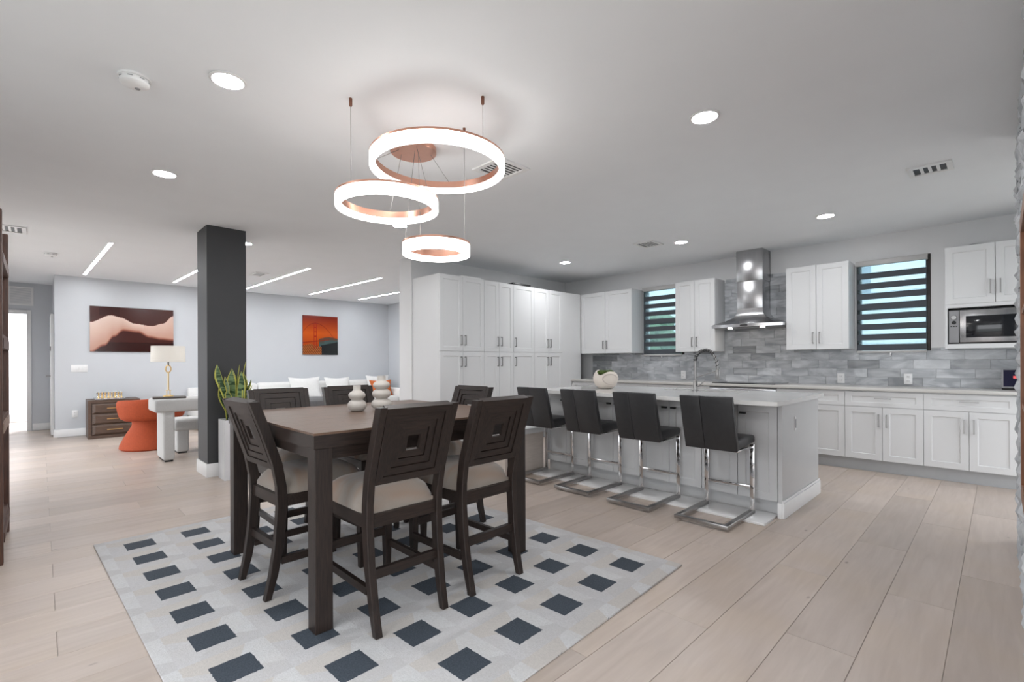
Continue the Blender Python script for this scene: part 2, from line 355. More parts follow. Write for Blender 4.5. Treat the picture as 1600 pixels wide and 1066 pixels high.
def put(name, me, parent=None, loc=(0, 0, 0), rot=None):
    o = D.objects.new(name, me); COL.objects.link(o); o.parent = parent; o.location = loc
    if rot is not None: o.rotation_euler = rot if isinstance(rot, (tuple, list)) else (0, 0, rot)
    return o
def tag(o, label, cat, group=None):
    o['label'] = label; o['category'] = cat
    if group: o['group'] = group
    return o
def thing(name, label, cat, loc=(0, 0, 0), rot=0, group=None):
    o = D.objects.new(name, None); COL.objects.link(o); o.location = loc; o.rotation_euler = (0, 0, rot); o.empty_display_size = 0.1
    return tag(o, label, cat, group)
def struct(o, label=None):
    o['kind'] = 'structure'
    if label: o['label'] = label
    return o
def dup(root, loc, rot, label, group=None):
    r = root.copy(); COL.objects.link(r); r.location = loc; r.rotation_euler = (0, 0, rot); r['label'] = label
    if group: r['group'] = group
    for ch in list(root.children):
        c = ch.copy(); COL.objects.link(c); c.parent = r
        for g in list(ch.children):
            d = g.copy(); COL.objects.link(d); d.parent = c
    return r

# ================================================================ the setting
ZC = 2.66; XW = 6.956; YK = 5.655; YL = 10.81; YH = 12.27
struct(G().box(-2.2, 7.2, -1.6, 14.6, ZC, ZC + 0.12).build('ceiling', 'ceiling_paint'), 'smooth white painted ceiling over the whole open-plan room')
floor = struct(G().box(-2.2, 7.2, -1.6, 14.6, -0.10, -0.003).build('floor', 'grout'), 'pale oak-look plank floor with thin joints')
PW, PL = 0.256, 1.53
plank_meshes = {}
def plank(x0, x1, y0, y1):
    k = (round(x1 - x0, 3), round(y1 - y0, 3))
    if k not in plank_meshes:
        w, d = k; plank_meshes[k] = G().box(0, w, 0, d, -0.008, 0).mesh('plank', 'plank_oak', bevel=0.0012, seg=1, smooth=False)
    put('plank', plank_meshes[k], floor, (x0, y0, 0))
nplank = 0
for r in range(-5, 47):
    y0 = 0.157 + PW * r; y1 = y0 + PW - 0.0022
    xa, xb = -1.5, 6.95
    if y0 > YL - 0.3: xa, xb = -0.66, 0.20
    off = 0.05 if r % 2 == 0 else 0.05 + PL * (0.5 if r % 4 == 1 else 0.36)
    x = off - PL * 3
    while x < xb:
        a, b = max(x, xa), min(x + PL - 0.0022, xb)
        if b - a > 0.06: plank(a, b, y0, y1); nplank += 1
        x += PL

# window wall (X = XW) with two window openings
WINS = [(3.345, 4.03), (0.53, 1.20)]; WZ0, WZ1 = 1.25, 2.37
g = G(); T = 0.18
g.box(XW, XW + T, -0.95, YK + 0.3, 0, WZ0); g.box(XW, XW + T, -0.95, YK + 0.3, WZ1, ZC)
ys = [-0.95, WINS[1][0], WINS[1][1], WINS[0][0], WINS[0][1], YK + 0.3]
for a, b in ((ys[0], ys[1]), (ys[2], ys[3]), (ys[4], ys[5])): g.box(XW, XW + T, a, b, WZ0, WZ1)
wall_right = struct(g.build('wall_right', 'wall_white'), 'white kitchen wall with two windows and marble tile backsplash')
struct(G().box(3.63, XW, YK, 5.96, 0, ZC).build('wall_kitchen', 'wall_white'), 'white partition wall behind the tall pantry cabinets')
g = G(); g.box(4.7, 5.10, -0.95, -0.80, 0, ZC); g.box(6.25, XW, -0.95, -0.80, 0, ZC); g.box(5.10, 6.25, -0.95, -0.80, 2.3, ZC)  # opening added to bring daylight onto the kitchen and island end
struct(g.build('wall_near', 'wall_white'), 'white kitchen side wall with an unseen opening added for daylight past the stone wall')
struct(G().box(0.17, 6.40, YL, YL + 0.12, 0, ZC).build('wall_back', 'wall_blue'), 'pale blue-grey living room wall with two pictures')
struct(G().box(6.26, 6.40, 5.96, YL, 0, ZC).build('wall_living', 'wall_blue'), 'pale blue side wall at the end of the sofa')
struct(G().box(0.17, 0.29, YL + 0.12, YH, 0, ZC).build('wall_passage', 'wall_blue'), 'blue-grey passage wall with white door')
g = G(); g.box(-0.80, -0.75, YH, YH + 0.12, 0, ZC); g.box(-0.17, 0.29, YH, YH + 0.12, 0, ZC); g.box(-0.75, -0.17, YH, YH + 0.12, 2.11, ZC)
struct(g.build('wall_hall', 'wall_blue'), 'blue-grey hall wall with bright doorway')
g = G(); g.box(-0.90, -0.78, 3.2, 6.8, 0, ZC); g.box(-0.90, -0.78, 9.8, 14.4, 0, ZC); g.box(-0.90, -0.78, 6.8, 9.8, 2.25, ZC)  # opening added out of view to brighten the living room floor
struct(g.build('wall_left', 'wall_white'), 'white left wall with a wide unseen opening added for daylight behind the shelf rack')
struct(G().box(-0.78, 1.6, 14.3, 14.4, 0, ZC).build('wall_far', 'wall_white'), 'white wall of the bright room through the doorway')
struct(G().box(1.5, 1.6, YH + 0.12, 14.3, 0, ZC).build('wall_far_side', 'wall_white'), 'white side wall of the bright room')
# rest of the room behind the camera: two walls, their wide openings added for daylight
g = G(); g.box(-2.2, -1.7, -1.6, -1.48, 0, ZC); g.box(1.9, 4.7, -1.6, -1.48, 0, ZC); g.box(-1.7, 1.9, -1.6, -1.48, 2.3, ZC)
struct(g.build('wall_rear', 'wall_white'), 'white rear wall with a wide unseen opening added for daylight')
struct(G().box(4.7, 4.82, -1.6, -0.95, 0, ZC).build('wall_rear_return', 'wall_white'), 'short white return wall behind the stone wall')
g = G(); g.box(-2.2, -2.08, -1.48, -1.0, 0, ZC); g.box(-2.2, -2.08, 2.6, 3.2, 0, ZC); g.box(-2.2, -2.08, -1.0, 2.6, 2.3, ZC); g.box(-2.2, -2.08, -1.0, 2.6, 0, 0.25)
struct(g.build('wall_entry', 'wall_white'), 'white side wall behind the camera with a wide unseen opening added for daylight')
struct(G().box(-2.2, -0.78, 3.08, 3.2, 0, ZC).build('wall_entry_return', 'wall_white'), 'white return wall beside the wooden rack')
# baseboards
def baseboard(name, x0, x1, y0, y1, h=0.12, label=None):
    return struct(G().box(x0, x1, y0, y1, 0, h).build(name, 'trim_white', bevel=0.004), label)
baseboard('baseboard_back', 0.17, 6.24, YL - 0.016, YL, 0.125)
baseboard('baseboard_passage', 0.154, 0.17, YL - 0.016, YH, 0.125)
baseboard('baseboard_hall', -0.10, 0.15, YH - 0.016, YH, 0.125)
baseboard('baseboard_far', -0.78, 1.5, 14.284, 14.3, 0.14)
g = G(); g.box(-0.17, -0.11, YH - 0.02, YH + 0.14, 0, 2.17); g.box(-0.81, -0.17, YH - 0.02, YH + 0.14, 2.11, 2.17)
struct(g.build('trim_1', 'trim_white', bevel=0.004), 'white casing round the bright hall doorway')

# the charcoal column
col = struct(G().box(1.253, 1.627, 5.843, 6.267, 0, ZC).build('column', 'column_paint'), 'charcoal painted square column with white baseboard')
g = G(); t = 0.014; h = 0.142
g.box(1.253 - t, 1.627 + t, 5.843 - t, 5.843, 0, h); g.box(1.253 - t, 1.627 + t, 6.267, 6.267 + t, 0, h)
g.box(1.253 - t, 1.253, 5.843, 6.267, 0, h); g.box(1.627, 1.627 + t, 5.843, 6.267, 0, h)
g.build('baseboard', 'trim_white', col, bevel=0.003)

# passage door
d = struct(G().box(0.128, 0.168, 11.10, 11.95, 0.01, 2.04).build('door_1', 'trim_white', bevel=0.004), 'white door in the passage wall')
hm = G().tube([(0.128, 11.20, 1.0), (0.075, 11.20, 1.0), (0.072, 11.31, 1.0)], 0.010)
hm.build('door_handle', 'nickel', d, smooth=True)
G().box(0.118, 0.128, 11.17, 11.23, 1.42, 1.50).build('door_lock', 'black', d, bevel=0.003)

# marble backsplash: one object per tile
tile_cache = {}
def tile(y0, y1, z0, z1):
    k = (round(y1 - y0, 3), round(z1 - z0, 3))
    if k not in tile_cache: tile_cache[k] = G().box(-0.011, 0.0, 0, k[0], 0, k[1]).mesh('tile', 'marble', bevel=0.0008, seg=1, smooth=False)
    put('tile', tile_cache[k], wall_right, (XW - random.choice((0.0015, 0.002, 0.0025)), y0, z0))
TL, TH, GAP = 0.305, 0.1, 0.0022
def tile_row(ya, yb, z0, z1, r):
    x = ya - ((r * 0.37) % 1.0) * TL
    while x < yb:
        a, b = max(x, ya), min(x + TL, yb)
        if b - a > 0.02: tile(a, b - GAP, z0, z1 - GAP)
        x += TL
for r in range(4):
    tile_row(-0.62, 5.035, 0.905 + 0.1 * r - 0.006 + 0.006, 0.905 + 0.1 * (r + 1), r)
z = 1.305
for r in range(4, 15):
    z0 = 0.905 + 0.1 * r; z1 = min(z0 + 0.1, 2.355)
    if r == 4:
        # row runs on under the cabinets, around the windows
        for a, b in ((-0.62, WINS[1][0]), (WINS[1][1], WINS[0][0]), (WINS[0][1], 5.035)):
            if not (a < 1.9 < b): tile_row(a, b, z0, 1.335, r)
        tile_row(WINS[1][1], 1.865, z0, 1.335, r); tile_row(2.745, WINS[0][0], z0, 1.335, r)
    if r == 3: pass
    tile_row(1.865, 2.745, z0, z1, r)

# ---------------------------------------------------------------- windows and blinds
def window(idx, y0, y1, label):
    g = G(); fx0, fx1 = XW - 0.003, XW + 0.08; w = 0.042
    g.box(fx0, fx1, y0, y0 + w, WZ0, WZ1); g.box(fx0, fx1, y1 - w, y1, WZ0, WZ1)
    g.box(fx0, fx1, y0 + w, y1 - w, WZ0, WZ0 + w); g.box(fx0, fx1, y0 + w, y1 - w, WZ1 - w, WZ1)
    g.box(fx0 + 0.005, fx1 - 0.005, y0 + w, y1 - w, (WZ0 + WZ1) / 2 - 0.02, (WZ0 + WZ1) / 2 + 0.02)
    o = struct(g.build('window_%d' % idx, 'dark_frame', bevel=0.002), label)
    zm = (WZ0 + WZ1) / 2
    for a, b in ((WZ0 + w, zm - 0.02), (zm + 0.02, WZ1 - w)):
        G().box(XW + 0.052, XW + 0.057, y0 + w, y1 - w, a, b).build('pane', 'window_glass', o)
window(1, *WINS[0], 'dark framed kitchen window between the two wall cabinets left of the hood')
window(2, *WINS[1], 'dark framed kitchen window beside the microwave')

def zebra_blind(y0, y1, z0, z1, label, nband=8):
    b = thing('zebra_blind', label, 'blind', (XW, (y0 + y1) / 2, z0), 0, 'zebra blinds on the kitchen windows')
    hw = (y1 - y0) / 2; H = z1 - z0
    G().box(-0.06, -0.002, -hw, hw, H - 0.06, H).build('cassette', 'blind_cassette', b, bevel=0.006)
    G().box(-0.037, -0.022, -hw + 0.01, hw - 0.01, 0, 0.028).build('bottom_bar', 'blind_cassette', b, bevel=0.004)
    G().box(-0.0292, -0.0288, -hw + 0.012, hw - 0.012, 0.028, H - 0.06).build('sheer', 'blind_sheer', b)
    pitch = (H - 0.088) / (nband + 0.3)
    bm = G().box(-0.0310, -0.0300, -hw + 0.012, hw - 0.012, 0, pitch * 0.58).mesh('band', 'blind_dark')
    for i in range(nband): put('band', bm, b, (0, 0, 0.028 + pitch * i + pitch * 0.02))
    G().tube([(-0.045, 0, 0.0), (-0.05, 0, -0.018), (-0.04, 0, -0.03)], 0.006).build('pull_tab', 'plastic_white', b, smooth=True)
    return b
zebra_blind(3.37, 4.03, 1.285, 2.375, 'zebra blind with dark bands on the narrow window between wall cabinets')
zebra_blind(0.550, 1.20, 1.285, 2.365, 'zebra blind with dark bands on the window beside the microwave')

# outside: a pale neighbouring house, shrub and ground
struct(G().box(-30, 30, -30, 40, -0.35, -0.3).build('ground', 'exterior_ground'), 'pale paved ground outside the house')
nh = thing('neighbour_house', 'pale neighbouring house seen through the kitchen blinds', 'building', (10.5, 0.6, -0.3))
G().box(0, 0.2, -5, 12.0, 0, 4.2).build('wall', 'exterior_wall', nh)
for k in range(14): G().box(-0.02, 0, -5, 12.0, 0.3 * k, 0.3 * k + 0.285).build('siding_board', 'exterior_wall', nh)
G().box(-0.05, 0, 1.0, 1.9, 2.6, 3.4).build('window', 'exterior_trim', nh)
bush = G()
for k in range(34):
    a = random.uniform(0, 2 * PI); r = random.uniform(0, 0.6); zz = random.uniform(0.1, 2.3)
    m = Matrix.Translation((r * math.cos(a), r * math.sin(a), zz))
    bmesh.ops.create_icosphere(bush.bm, subdivisions=1, radius=random.uniform(0.18, 0.34), matrix=m)
tag(bush.build('shrub', 'exterior_leaf', loc=(8.9, 4.9, -0.3)), 'green shrub seen through the narrow window blind', 'shrub')

# ================================================================ cabinets
def shaker_mesh(w, h, t=0.02, st=0.058, m='cabinet_white'):
    g = G(); st2 = min(st, h * 0.28); r = 0.008
    g.box(0, st, 0, t, 0, h); g.box(w - st, w, 0, t, 0, h)
    g.box(st, w - st, 0, t, 0, st2); g.box(st, w - st, 0, t, h - st2, h)
    g.box(st, w - st, r, t, st2, h - st2)
    # sloped inner lip
    a = 0.006
    g.poly([(st, 0, st2), (w - st, 0, st2), (w - st, 0, h - st2), (st, 0, h - st2), (st + a, r, st2 + a), (w - st - a, r, st2 + a), (w - st - a, r, h - st2 - a), (st + a, r, h - st2 - a)],
           [(0, 1, 5, 4), (1, 2, 6, 5), (2, 3, 7, 6), (3, 0, 4, 7)])
    return g.mesh('door', m)
door_cache = {}
def shaker(w, h, m='cabinet_white', st=0.058):
    k = (round(w, 3), round(h, 3), m, st)
    if k not in door_cache: door_cache[k] = shaker_mesh(w, h, st=st, m=m)
    return door_cache[k]
def pull_mesh(L, vert):
    g = G(); s = 0.0055
    if vert:
        g.box(-s, s, -0.032, -0.022, -L / 2, L / 2); g.box(-s, s, -0.022, 0, -L / 2, -L / 2 + 0.011); g.box(-s, s, -0.022, 0, L / 2 - 0.011, L / 2)
    else:
        g.box(-L / 2, L / 2, -0.032, -0.022, -s, s); g.box(-L / 2, -L / 2 + 0.011, -0.022, 0, -s, s); g.box(L / 2 - 0.011, L / 2, -0.022, 0, -s, s)
    return g.mesh('handle', 'nickel')
PULLV = pull_mesh(0.135, True); PULLH = pull_mesh(0.135, False)
def door(cab, x, z, w, h, hx=None, hz=None, y=-0.02, vert=True, name='door', m='cabinet_white'):
    """front of a cabinet; x, z = lower left corner; hx, hz = handle position on it"""
    gp = 0.0022
    o = put(name, shaker(w - 2 * gp, h - 2 * gp, m), cab, (x + gp, y, z + gp))
    if hx is not None: put('handle', PULLV if vert else PULLH, o, (hx, 0, hz))
    return o
def doors2(cab, x, z, w, h, hz, m='cabinet_white'):
    door(cab, x, z, w / 2, h, w / 2 - 0.036, hz, m=m); door(cab, x + w / 2, z, w / 2, h, 0.032, hz, m=m)

# --- pantry, front faces -Y, local x = +X
YP = 5.05
PX = [(3.651, 4.407, 2), (4.407, 4.981, 2), (4.981, 5.432, 1), (5.432, 6.106, 2)]
PLAB = ['widest tall white pantry cabinet at the open end nearest the dining table', 'tall white double-door pantry cabinet second from the open end', 'narrow tall white pantry cabinet with single doors', 'tall white double-door pantry cabinet nearest the kitchen corner']
for (a, b, n), lab in zip(PX, PLAB):
    c = thing('pantry_cabinet', lab, 'cabinet', (a, YP, 0), 0, 'tall pantry cabinets'); w = b - a
    G().box(0, w, 0, YK - YP - 0.002, 0.115, 2.345).build('body', 'cabinet_white', c)
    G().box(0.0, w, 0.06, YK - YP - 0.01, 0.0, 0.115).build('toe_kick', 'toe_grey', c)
    for z0, h, hz in ((0.12, 1.225, 1.225 - 0.14), (1.345, 1.0, 0.145)):
        if n == 2: doors2(c, 0, z0, w, h, hz)
        else: door(c, 0, z0, w, h, 0.032, hz)
fl = thing('filler_panel', 'plain white filler panel in the kitchen corner beside the pantry', 'panel', (6.106, YP, 0))
G().box(0.001, 0.50, -0.012, 0.01, 0.11, 2.345).build('panel', 'cabinet_white', fl)
G().box(0.001, 0.50, 0.06, 0.08, 0.0, 0.109).build('toe_kick', 'toe_grey', fl)
# things on top of the pantry
tag(G().box(4.05, 4.40, 5.09, 5.30, 2.346, 2.375).build('flat_box', 'plastic_white', bevel=0.004), 'flat white box lying on top of the widest pantry cabinet', 'box')
tag(G().box(5.02, 5.40, 5.07, 5.34, 2.346, 2.385).build('tray', 'black', bevel=0.006), 'flat black tray lying on top of the pantry', 'tray')

# --- wall cabinets and base cabinets on the window wall: front faces -X, local x = -Y
RW = -PI / 2
XU = 6.63
def wall_cab(y_hi, y_lo, label):
    c = thing('wall_cabinet', label, 'cabinet', (XU, y_hi, 1.335), RW, 'white kitchen wall cabinets'); w = y_hi - y_lo
    G().box(0, w, 0, XW - 0.016 - XU, 0.0, 1.01).build('body', 'cabinet_white', c)
    doors2(c, 0, 0, w, 1.01, 0.135)
    return c
wall_cab(5.03, 4.045, 'white shaker wall cabinet in the corner next to the pantry')
wall_cab(3.32, 2.745, 'white shaker wall cabinet between narrow window and range hood')
wall_cab(1.863, 1.216, 'white shaker wall cabinet between range hood and wide window')
c = thing('microwave_cabinet', 'white wall cabinet with open niche holding the microwave', 'cabinet', (XU, 0.395, 1.316), RW); w = 0.73
g = G(); dp = XW - 0.016 - XU
g.box(0, w, 0, dp, 0.445, 1.03); g.box(0, 0.02, -0.02, dp, 0, 0.445); g.box(w - 0.02, w, -0.02, dp, 0, 0.445)
g.box(0.02, w - 0.02, -0.02, dp, 0, 0.045); g.box(0.02, w - 0.02, -0.02, dp, 0.41, 0.445); g.box(0.02, w - 0.02, dp - 0.02, dp, 0.045, 0.41)
g.build('body', 'cabinet_white', c)
doors2(c, 0, 0.445, w, 0.585, 0.155)
mw = thing('microwave', 'stainless steel microwave with dark window and dial panel in the cabinet niche', 'microwave', (XU, 0.37, 1.363), RW)
G().box(0, 0.66, 0.0, 0.28, 0, 0.345).build('body', 'black', mw, bevel=0.004)
mwd = G().box(0.085, 0.66, -0.022, 0.0, 0.012, 0.335).build('door', 'steel', mw, bevel=0.004)
G().box(0.13, 0.62, -0.026, -0.021, 0.06, 0.275).build('window', 'black_glass', mwd, bevel=0.002)
cp = G().box(0.004, 0.080, -0.018, 0.0, 0.012, 0.335).build('control_panel', 'plastic_grey', mw, bevel=0.004)
dial = G().lathe([(0.024, 0), (0.022, 0.014), (0.02, 0.016)], 24); dial.build('dial', 'nickel', cp, (0.042, -0.018, 0.265), smooth=True, rot=(PI / 2, 0, 0))
dial = G().lathe([(0.018, 0), (0.016, 0.012), (0.014, 0.013)], 24); dial.build('dial', 'black', cp, (0.042, -0.018, 0.215), smooth=True, rot=(PI / 2, 0, 0))
for k in range(3): G().box(0.016 + 0.02 * k, 0.028 + 0.02 * k, -0.021, -0.017, 0.172, 0.180).build('button', 'black', cp)
wire = [(6.80, 0.17 + 0.09 * math.cos(a), 2.348 + 0.035 * math.sin(a)) for a in [PI * i / 12 for i in range(13)]]
tag(G().tube(wire, 0.0035, 8).build('wire_loop', 'plastic_grey', smooth=True), 'thin grey wire loop standing on top of the microwave cabinet', 'wire')

XF = 6.375; ZB = 0.132; ZT = 0.872
def base_cab(y_hi, y_lo, label, two=True):
    c = thing('base_cabinet', label, 'cabinet', (XF, y_hi, 0), RW, 'white kitchen base cabinets'); w = y_hi - y_lo
    G().box(0, w, 0, XW - 0.016 - XF, ZB, ZT).build('body', 'cabinet_white', c)
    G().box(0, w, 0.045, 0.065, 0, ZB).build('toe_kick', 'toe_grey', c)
    door(c, 0, 0.70, w, ZT - 0.70 - 0.012, w / 2, 0.09, vert=False, name='drawer')
    if two: doors2(c, 0, ZB, w, 0.70 - ZB, 0.70 - ZB - 0.145)
    else: door(c, 0, ZB, w, 0.70 - ZB, w - 0.036, 0.70 - ZB - 0.145)
    return c
YB = [(5.03, 4.45, 'white base cabinet in the corner beside the pantry', False), (4.45, 3.64, 'white base cabinet behind the bowl end of the island', True),
      (3.64, 2.72, 'white base cabinet behind the island under the narrow window', True),
      (1.90, 1.209, 'white base cabinet just right of the cooktop, half behind the island', True), (1.209, 0.544, 'white base cabinet with wide drawer right of the island', True),
      (0.544, -0.12, 'white base cabinet under the microwave next to the stone wall', True), (-0.12, -0.79, 'white base cabinet at the counter end behind the stone wall', True)]
for a, b, lab, two in YB: base_cab(a, b, lab, two)
ov = thing('oven', 'built-in oven front below the cooktop, mostly hidden by the island', 'oven', (XF, 2.72, 0), RW)
G().box(0, 0.82, 0, XW - 0.016 - XF, ZB, ZT).build('body', 'cabinet_gap', ov)
G().box(0.004, 0.816, -0.022, 0, 0.80, ZT - 0.02).build('control_panel', 'steel', ov, bevel=0.003)
od = G().box(0.004, 0.816, -0.022, 0, ZB + 0.02, 0.79).build('door', 'black_glass', ov, bevel=0.003)
G().tube([(0.08, -0.02, 0.74), (0.08, -0.05, 0.74), (0.74, -0.05, 0.74), (0.74, -0.02, 0.74)], 0.009).build('handle', 'steel', od, smooth=True)
G().box(0, 0.82, 0.045, 0.065, 0, ZB).build('toe_kick', 'toe_grey', ov)
ct = G().box(XF - 0.045, XW - 0.014, -0.79, 5.045, ZT + 0.001, 0.907).build('countertop', 'counter_edge', bevel=0.004)
tag(ct, 'long pale stone countertop along the window wall', 'countertop')
ck = thing('cooktop', 'flat black glass cooktop set on the counter under the hood', 'cooktop', (XF - 0.01, 2.68, 0.9075), RW)
G().box(0, 0.76, 0, 0.50, 0, 0.009).build('glass', 'black_glass', ck, bevel=0.002)
G().box(0.762, 0.772, 0, 0.50, 0, 0.012).build('trim', 'steel', ck, bevel=0.001); G().box(-0.012, -0.002, 0, 0.50, 0, 0.012).build('trim', 'steel', ck, bevel=0.001)
for qx, qy, qr in ((0.2, 0.14, 0.09), (0.56, 0.14, 0.075), (0.2, 0.36, 0.075), (0.56, 0.36, 0.09)):
    G().tube([(qx + qr * math.cos(2 * PI * i / 32), qy + qr * math.sin(2 * PI * i / 32), 0.0092) for i in range(32)], 0.0012, 6, True).build('burner_ring', 'plastic_grey', ck)

# range hood
hd = thing('range_hood', 'stainless steel chimney range hood between two wall cabinets', 'range hood', (XW - 0.015, 2.304, 1.63), RW)
g = G(); g.box(-0.160, 0.160, -0.30, 0, 0.165, 0.63); g.build('chimney', 'steel', hd, bevel=0.003)
g = G(); g.box(-0.164, 0.164, -0.306, 0, 0.62, ZC - 1.63 - 0.002); g.build('chimney_sleeve', 'steel', hd, bevel=0.003)
# canopy: bowed thin skirt rising to the chimney
secs = []
def hood_sec(hw, d, z, bow):
    pts = [(-hw, 0, z)]
    for i in range(13):
        u = -1 + 2 * i / 12; pts.append((u * hw, -d - bow * (1 - u * u), z))
    pts.append((hw, 0, z)); return pts
for hw, d, z, bow in ((0.436, 0.44, 0.010, 0.055), (0.438, 0.44, 0.048, 0.055), (0.415, 0.42, 0.062, 0.05), (0.30, 0.355, 0.098, 0.028), (0.20, 0.315, 0.145, 0.008), (0.163, 0.302, 0.20, 0.0), (0.161, 0.301, 0.26, 0.0)):
    secs.append(hood_sec(hw, d, z, bow))
G().loft(secs).build('canopy', 'steel', hd, smooth=True)
g = G(); g.box(-0.40, 0.40, -0.42, -0.03, 0.002, 0.010); g.build('filter', 'nickel', hd, bevel=0.002)
for sx in (-0.21, 0.19):
    G().lathe([(0.028, 0), (0.028, 0.004)], 20).build('hood_light', 'glow_hood', hd, (sx, -0.40, -0.003))
G().box(-0.05, 0.04, -0.500, -0.492, 0.022, 0.038).build('control_strip', 'black', hd)
G().box(-0.03, 0.03, -0.3075, -0.3005, 0.33, 0.338).build('badge', 'plastic_grey', hd)

# outlets
def outlet(loc, rot, label, plates=1, wide=0.075, name='wall_outlet', cat='outlet'):
    o = thing(name, label, cat, loc, rot)
    pl = G().box(-wide / 2, wide / 2, -0.008, 0, -0.06, 0.06).build('cover_plate', 'plastic_white', o, bevel=0.003)
    if name == 'wall_outlet':
        for zz in (-0.025, 0.025):
            s = G().box(-0.017, 0.017, -0.011, -0.007, zz - 0.015, zz + 0.015).build('socket', 'plastic_white', o, bevel=0.002)
            for xx in (-0.007, 0.007): G().box(xx - 0.0015, xx + 0.0015, -0.0118, -0.0105, zz - 0.005, zz + 0.006).build('slot', 'black', s)
    else:
        for k in range(plates): G().box(-wide / 2 + 0.02 + 0.046 * k, -wide / 2 + 0.052 + 0.046 * k, -0.013, -0.007, -0.034, 0.034).build('rocker', 'plastic_white', o, bevel=0.002)
    return o
outlet((XW - 0.0135, 1.357, 0.985), RW, 'white outlet on the backsplash under the cabinet right of the hood')
outlet((XW - 0.0135, 0.724, 0.99), RW, 'white outlet on the backsplash under the wide window')
outlet((XW - 0.0135, 3.359, 0.995), RW, 'white outlet on the backsplash left of the faucet')
outlet((0.412, YL, 0.37), 0, 'white outlet low on the blue wall beside the drawer chest')
outlet((0.47, YL, 1.124), 0, 'white four-gang switch plate on the blue wall below the wide picture', 4, 0.21, 'light_switch', 'switch')

# smart display
sd = thing('smart_display', 'small smart display with navy screen on the counter by the stone wall', 'display', (6.72, -0.10, 0.908), RW)
G().box(-0.09, 0.09, 0.0, 0.12, 0, 0.018).build('foot', 'black', sd, bevel=0.006)
b = G().prism([(0.0, 0.018), (0.035, 0.018), (0.10, 0.20), (0.055, 0.20)], 0, -0.092, 0.092).build('body', 'plastic_grey', sd, bevel=0.005)
G().prism([(-0.002, 0.030), (0.001, 0.030), (0.0545, 0.192), (0.0515, 0.192)], 0, -0.078, 0.082).build('screen', 'screen_navy', b)
G().prism([(0.0215, 0.108), (0.0245, 0.108), (0.033, 0.134), (0.030, 0.134)], 0, -0.012, 0.014).build('icon', 'screen_red', b)

# ================================================================ island
isl = thing('kitchen_island', 'long white kitchen island with door fronts, pale quartz top and tall baseboard', 'island', (4.03, 3.55, 0), RW)
L = 3.55 - 1.16
g = G(); g.box(0, L - 0.031, 0.0, 1.0, 0.115, 0.69); g.box(0, 1.03, 0.0, 1.0, 0.69, 0.868); g.box(1.84, L - 0.031, 0.0, 1.0, 0.69, 0.868); g.box(1.03, 1.84, 0.0, 0.64, 0.69, 0.868); g.box(1.03, 1.84, 0.97, 1.0, 0.69, 0.868)
g.build('body', 'island_paint', isl)
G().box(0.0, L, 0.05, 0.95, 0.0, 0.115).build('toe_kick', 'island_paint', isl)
G().box(L - 0.03, L, -0.022, 1.0, 0.0, 0.868).build('end_panel', 'island_paint', isl)
bb = G(); bb.box(L, L + 0.016, -0.036, 1.012, 0, 0.115); bb.box(L, L + 0.010, -0.030, 1.008, 0.115, 0.135); bb.box(L - 0.032, L, -0.036, -0.022, 0, 0.115)
bb.build('end_baseboard', 'trim_white', isl, bevel=0.003)
isl_pull = G().box(-0.026, 0.026, -0.016, 0, -0.008, 0.008).mesh('handle', 'black', bevel=0.003)
wu = 0.59; x0 = 0.0
for k in range(4):
    xx = L - 0.033 - wu * (k + 1)
    for q in (0, 1):
        o = door(isl, xx + q * wu / 2, 0.119, wu / 2, 0.74, m='island_paint', y=-0.02)
        put('handle', isl_pull, o, (wu / 2 - 0.045 if q == 0 else 0.04, 0.0, 0.665))
G().box(L + 0.0005, L + 0.006, 0.285, 0.315, 0.64, 0.75).build('outlet_plate', 'plastic_white', isl, bevel=0.002)
G().box(L + 0.006, L + 0.009, 0.292, 0.308, 0.66, 0.73).build('outlet_slot', 'plastic_grey', isl)
# quartz top with sink cut-out, made of strips
top = thing('island_countertop', 'pale quartz worktop of the island with a sink cut-out', 'countertop', (4.03, 3.55, 0.869), RW)
g = G(); zt = 0.033; sx0, sx1, sy0, sy1 = 1.05, 1.82, 0.66, 0.95; X0, X1, Y0, Y1 = -0.04, L + 0.035, -0.245, 1.045
g.box(X0, X1, Y0, sy0, 0, zt); g.box(X0, sx0, sy0, Y1, 0, zt); g.box(sx1, X1, sy0, Y1, 0, zt); g.box(sx0, sx1, sy1, Y1, 0, zt)
bmesh.ops.remove_doubles(g.bm, verts=g.bm.verts, dist=1e-5)
g.build('slab', 'quartz', top)
g = G(); z0 = -0.16
g.box(sx0, sx1, sy0, sy1, z0, z0 + 0.003)
for a in ((sx0 - 0.003, sx0, sy0, sy1), (sx1, sx1 + 0.003, sy0, sy1), (sx0, sx1, sy0 - 0.003, sy0), (sx0, sx1, sy1, sy1 + 0.003)): g.box(*a, z0, -0.0005)
snk = thing('kitchen_sink', 'undermount stainless steel sink below the island worktop', 'sink', (4.03, 3.55, 0.869), RW)
g.build('basin', 'steel', snk)
G().lathe([(0.04, 0.0), (0.04, 0.002), (0.03, 0.003)], 24).build('drain', 'nickel', snk, ((sx0 + sx1) / 2, (sy0 + sy1) / 2, z0 + 0.0032), smooth=True)
fa = thing('kitchen_faucet', 'brushed steel spring pull-down faucet on the island', 'faucet', (4.60, 2.105, 0.9025), RW)
g = G(); g.lathe([(0.030, 0), (0.030, 0.012), (0.021, 0.016), (0.021, 0.10), (0.017, 0.105), (0.013, 0.11)], 24); g.build('base', 'nickel', fa, smooth=True)
arc = [(0, 0, 0.10), (0, 0, 0.30)] + [(0.105 - 0.105 * math.cos(a), 0.0, 0.30 + 0.105 * math.sin(a)) for a in [PI * i / 14 for i in range(1, 12)]] 
arc = [(p[0] * 0.86, p[1], p[2]) for p in arc] + [(0.193, 0, 0.29), (0.198, 0, 0.22)]
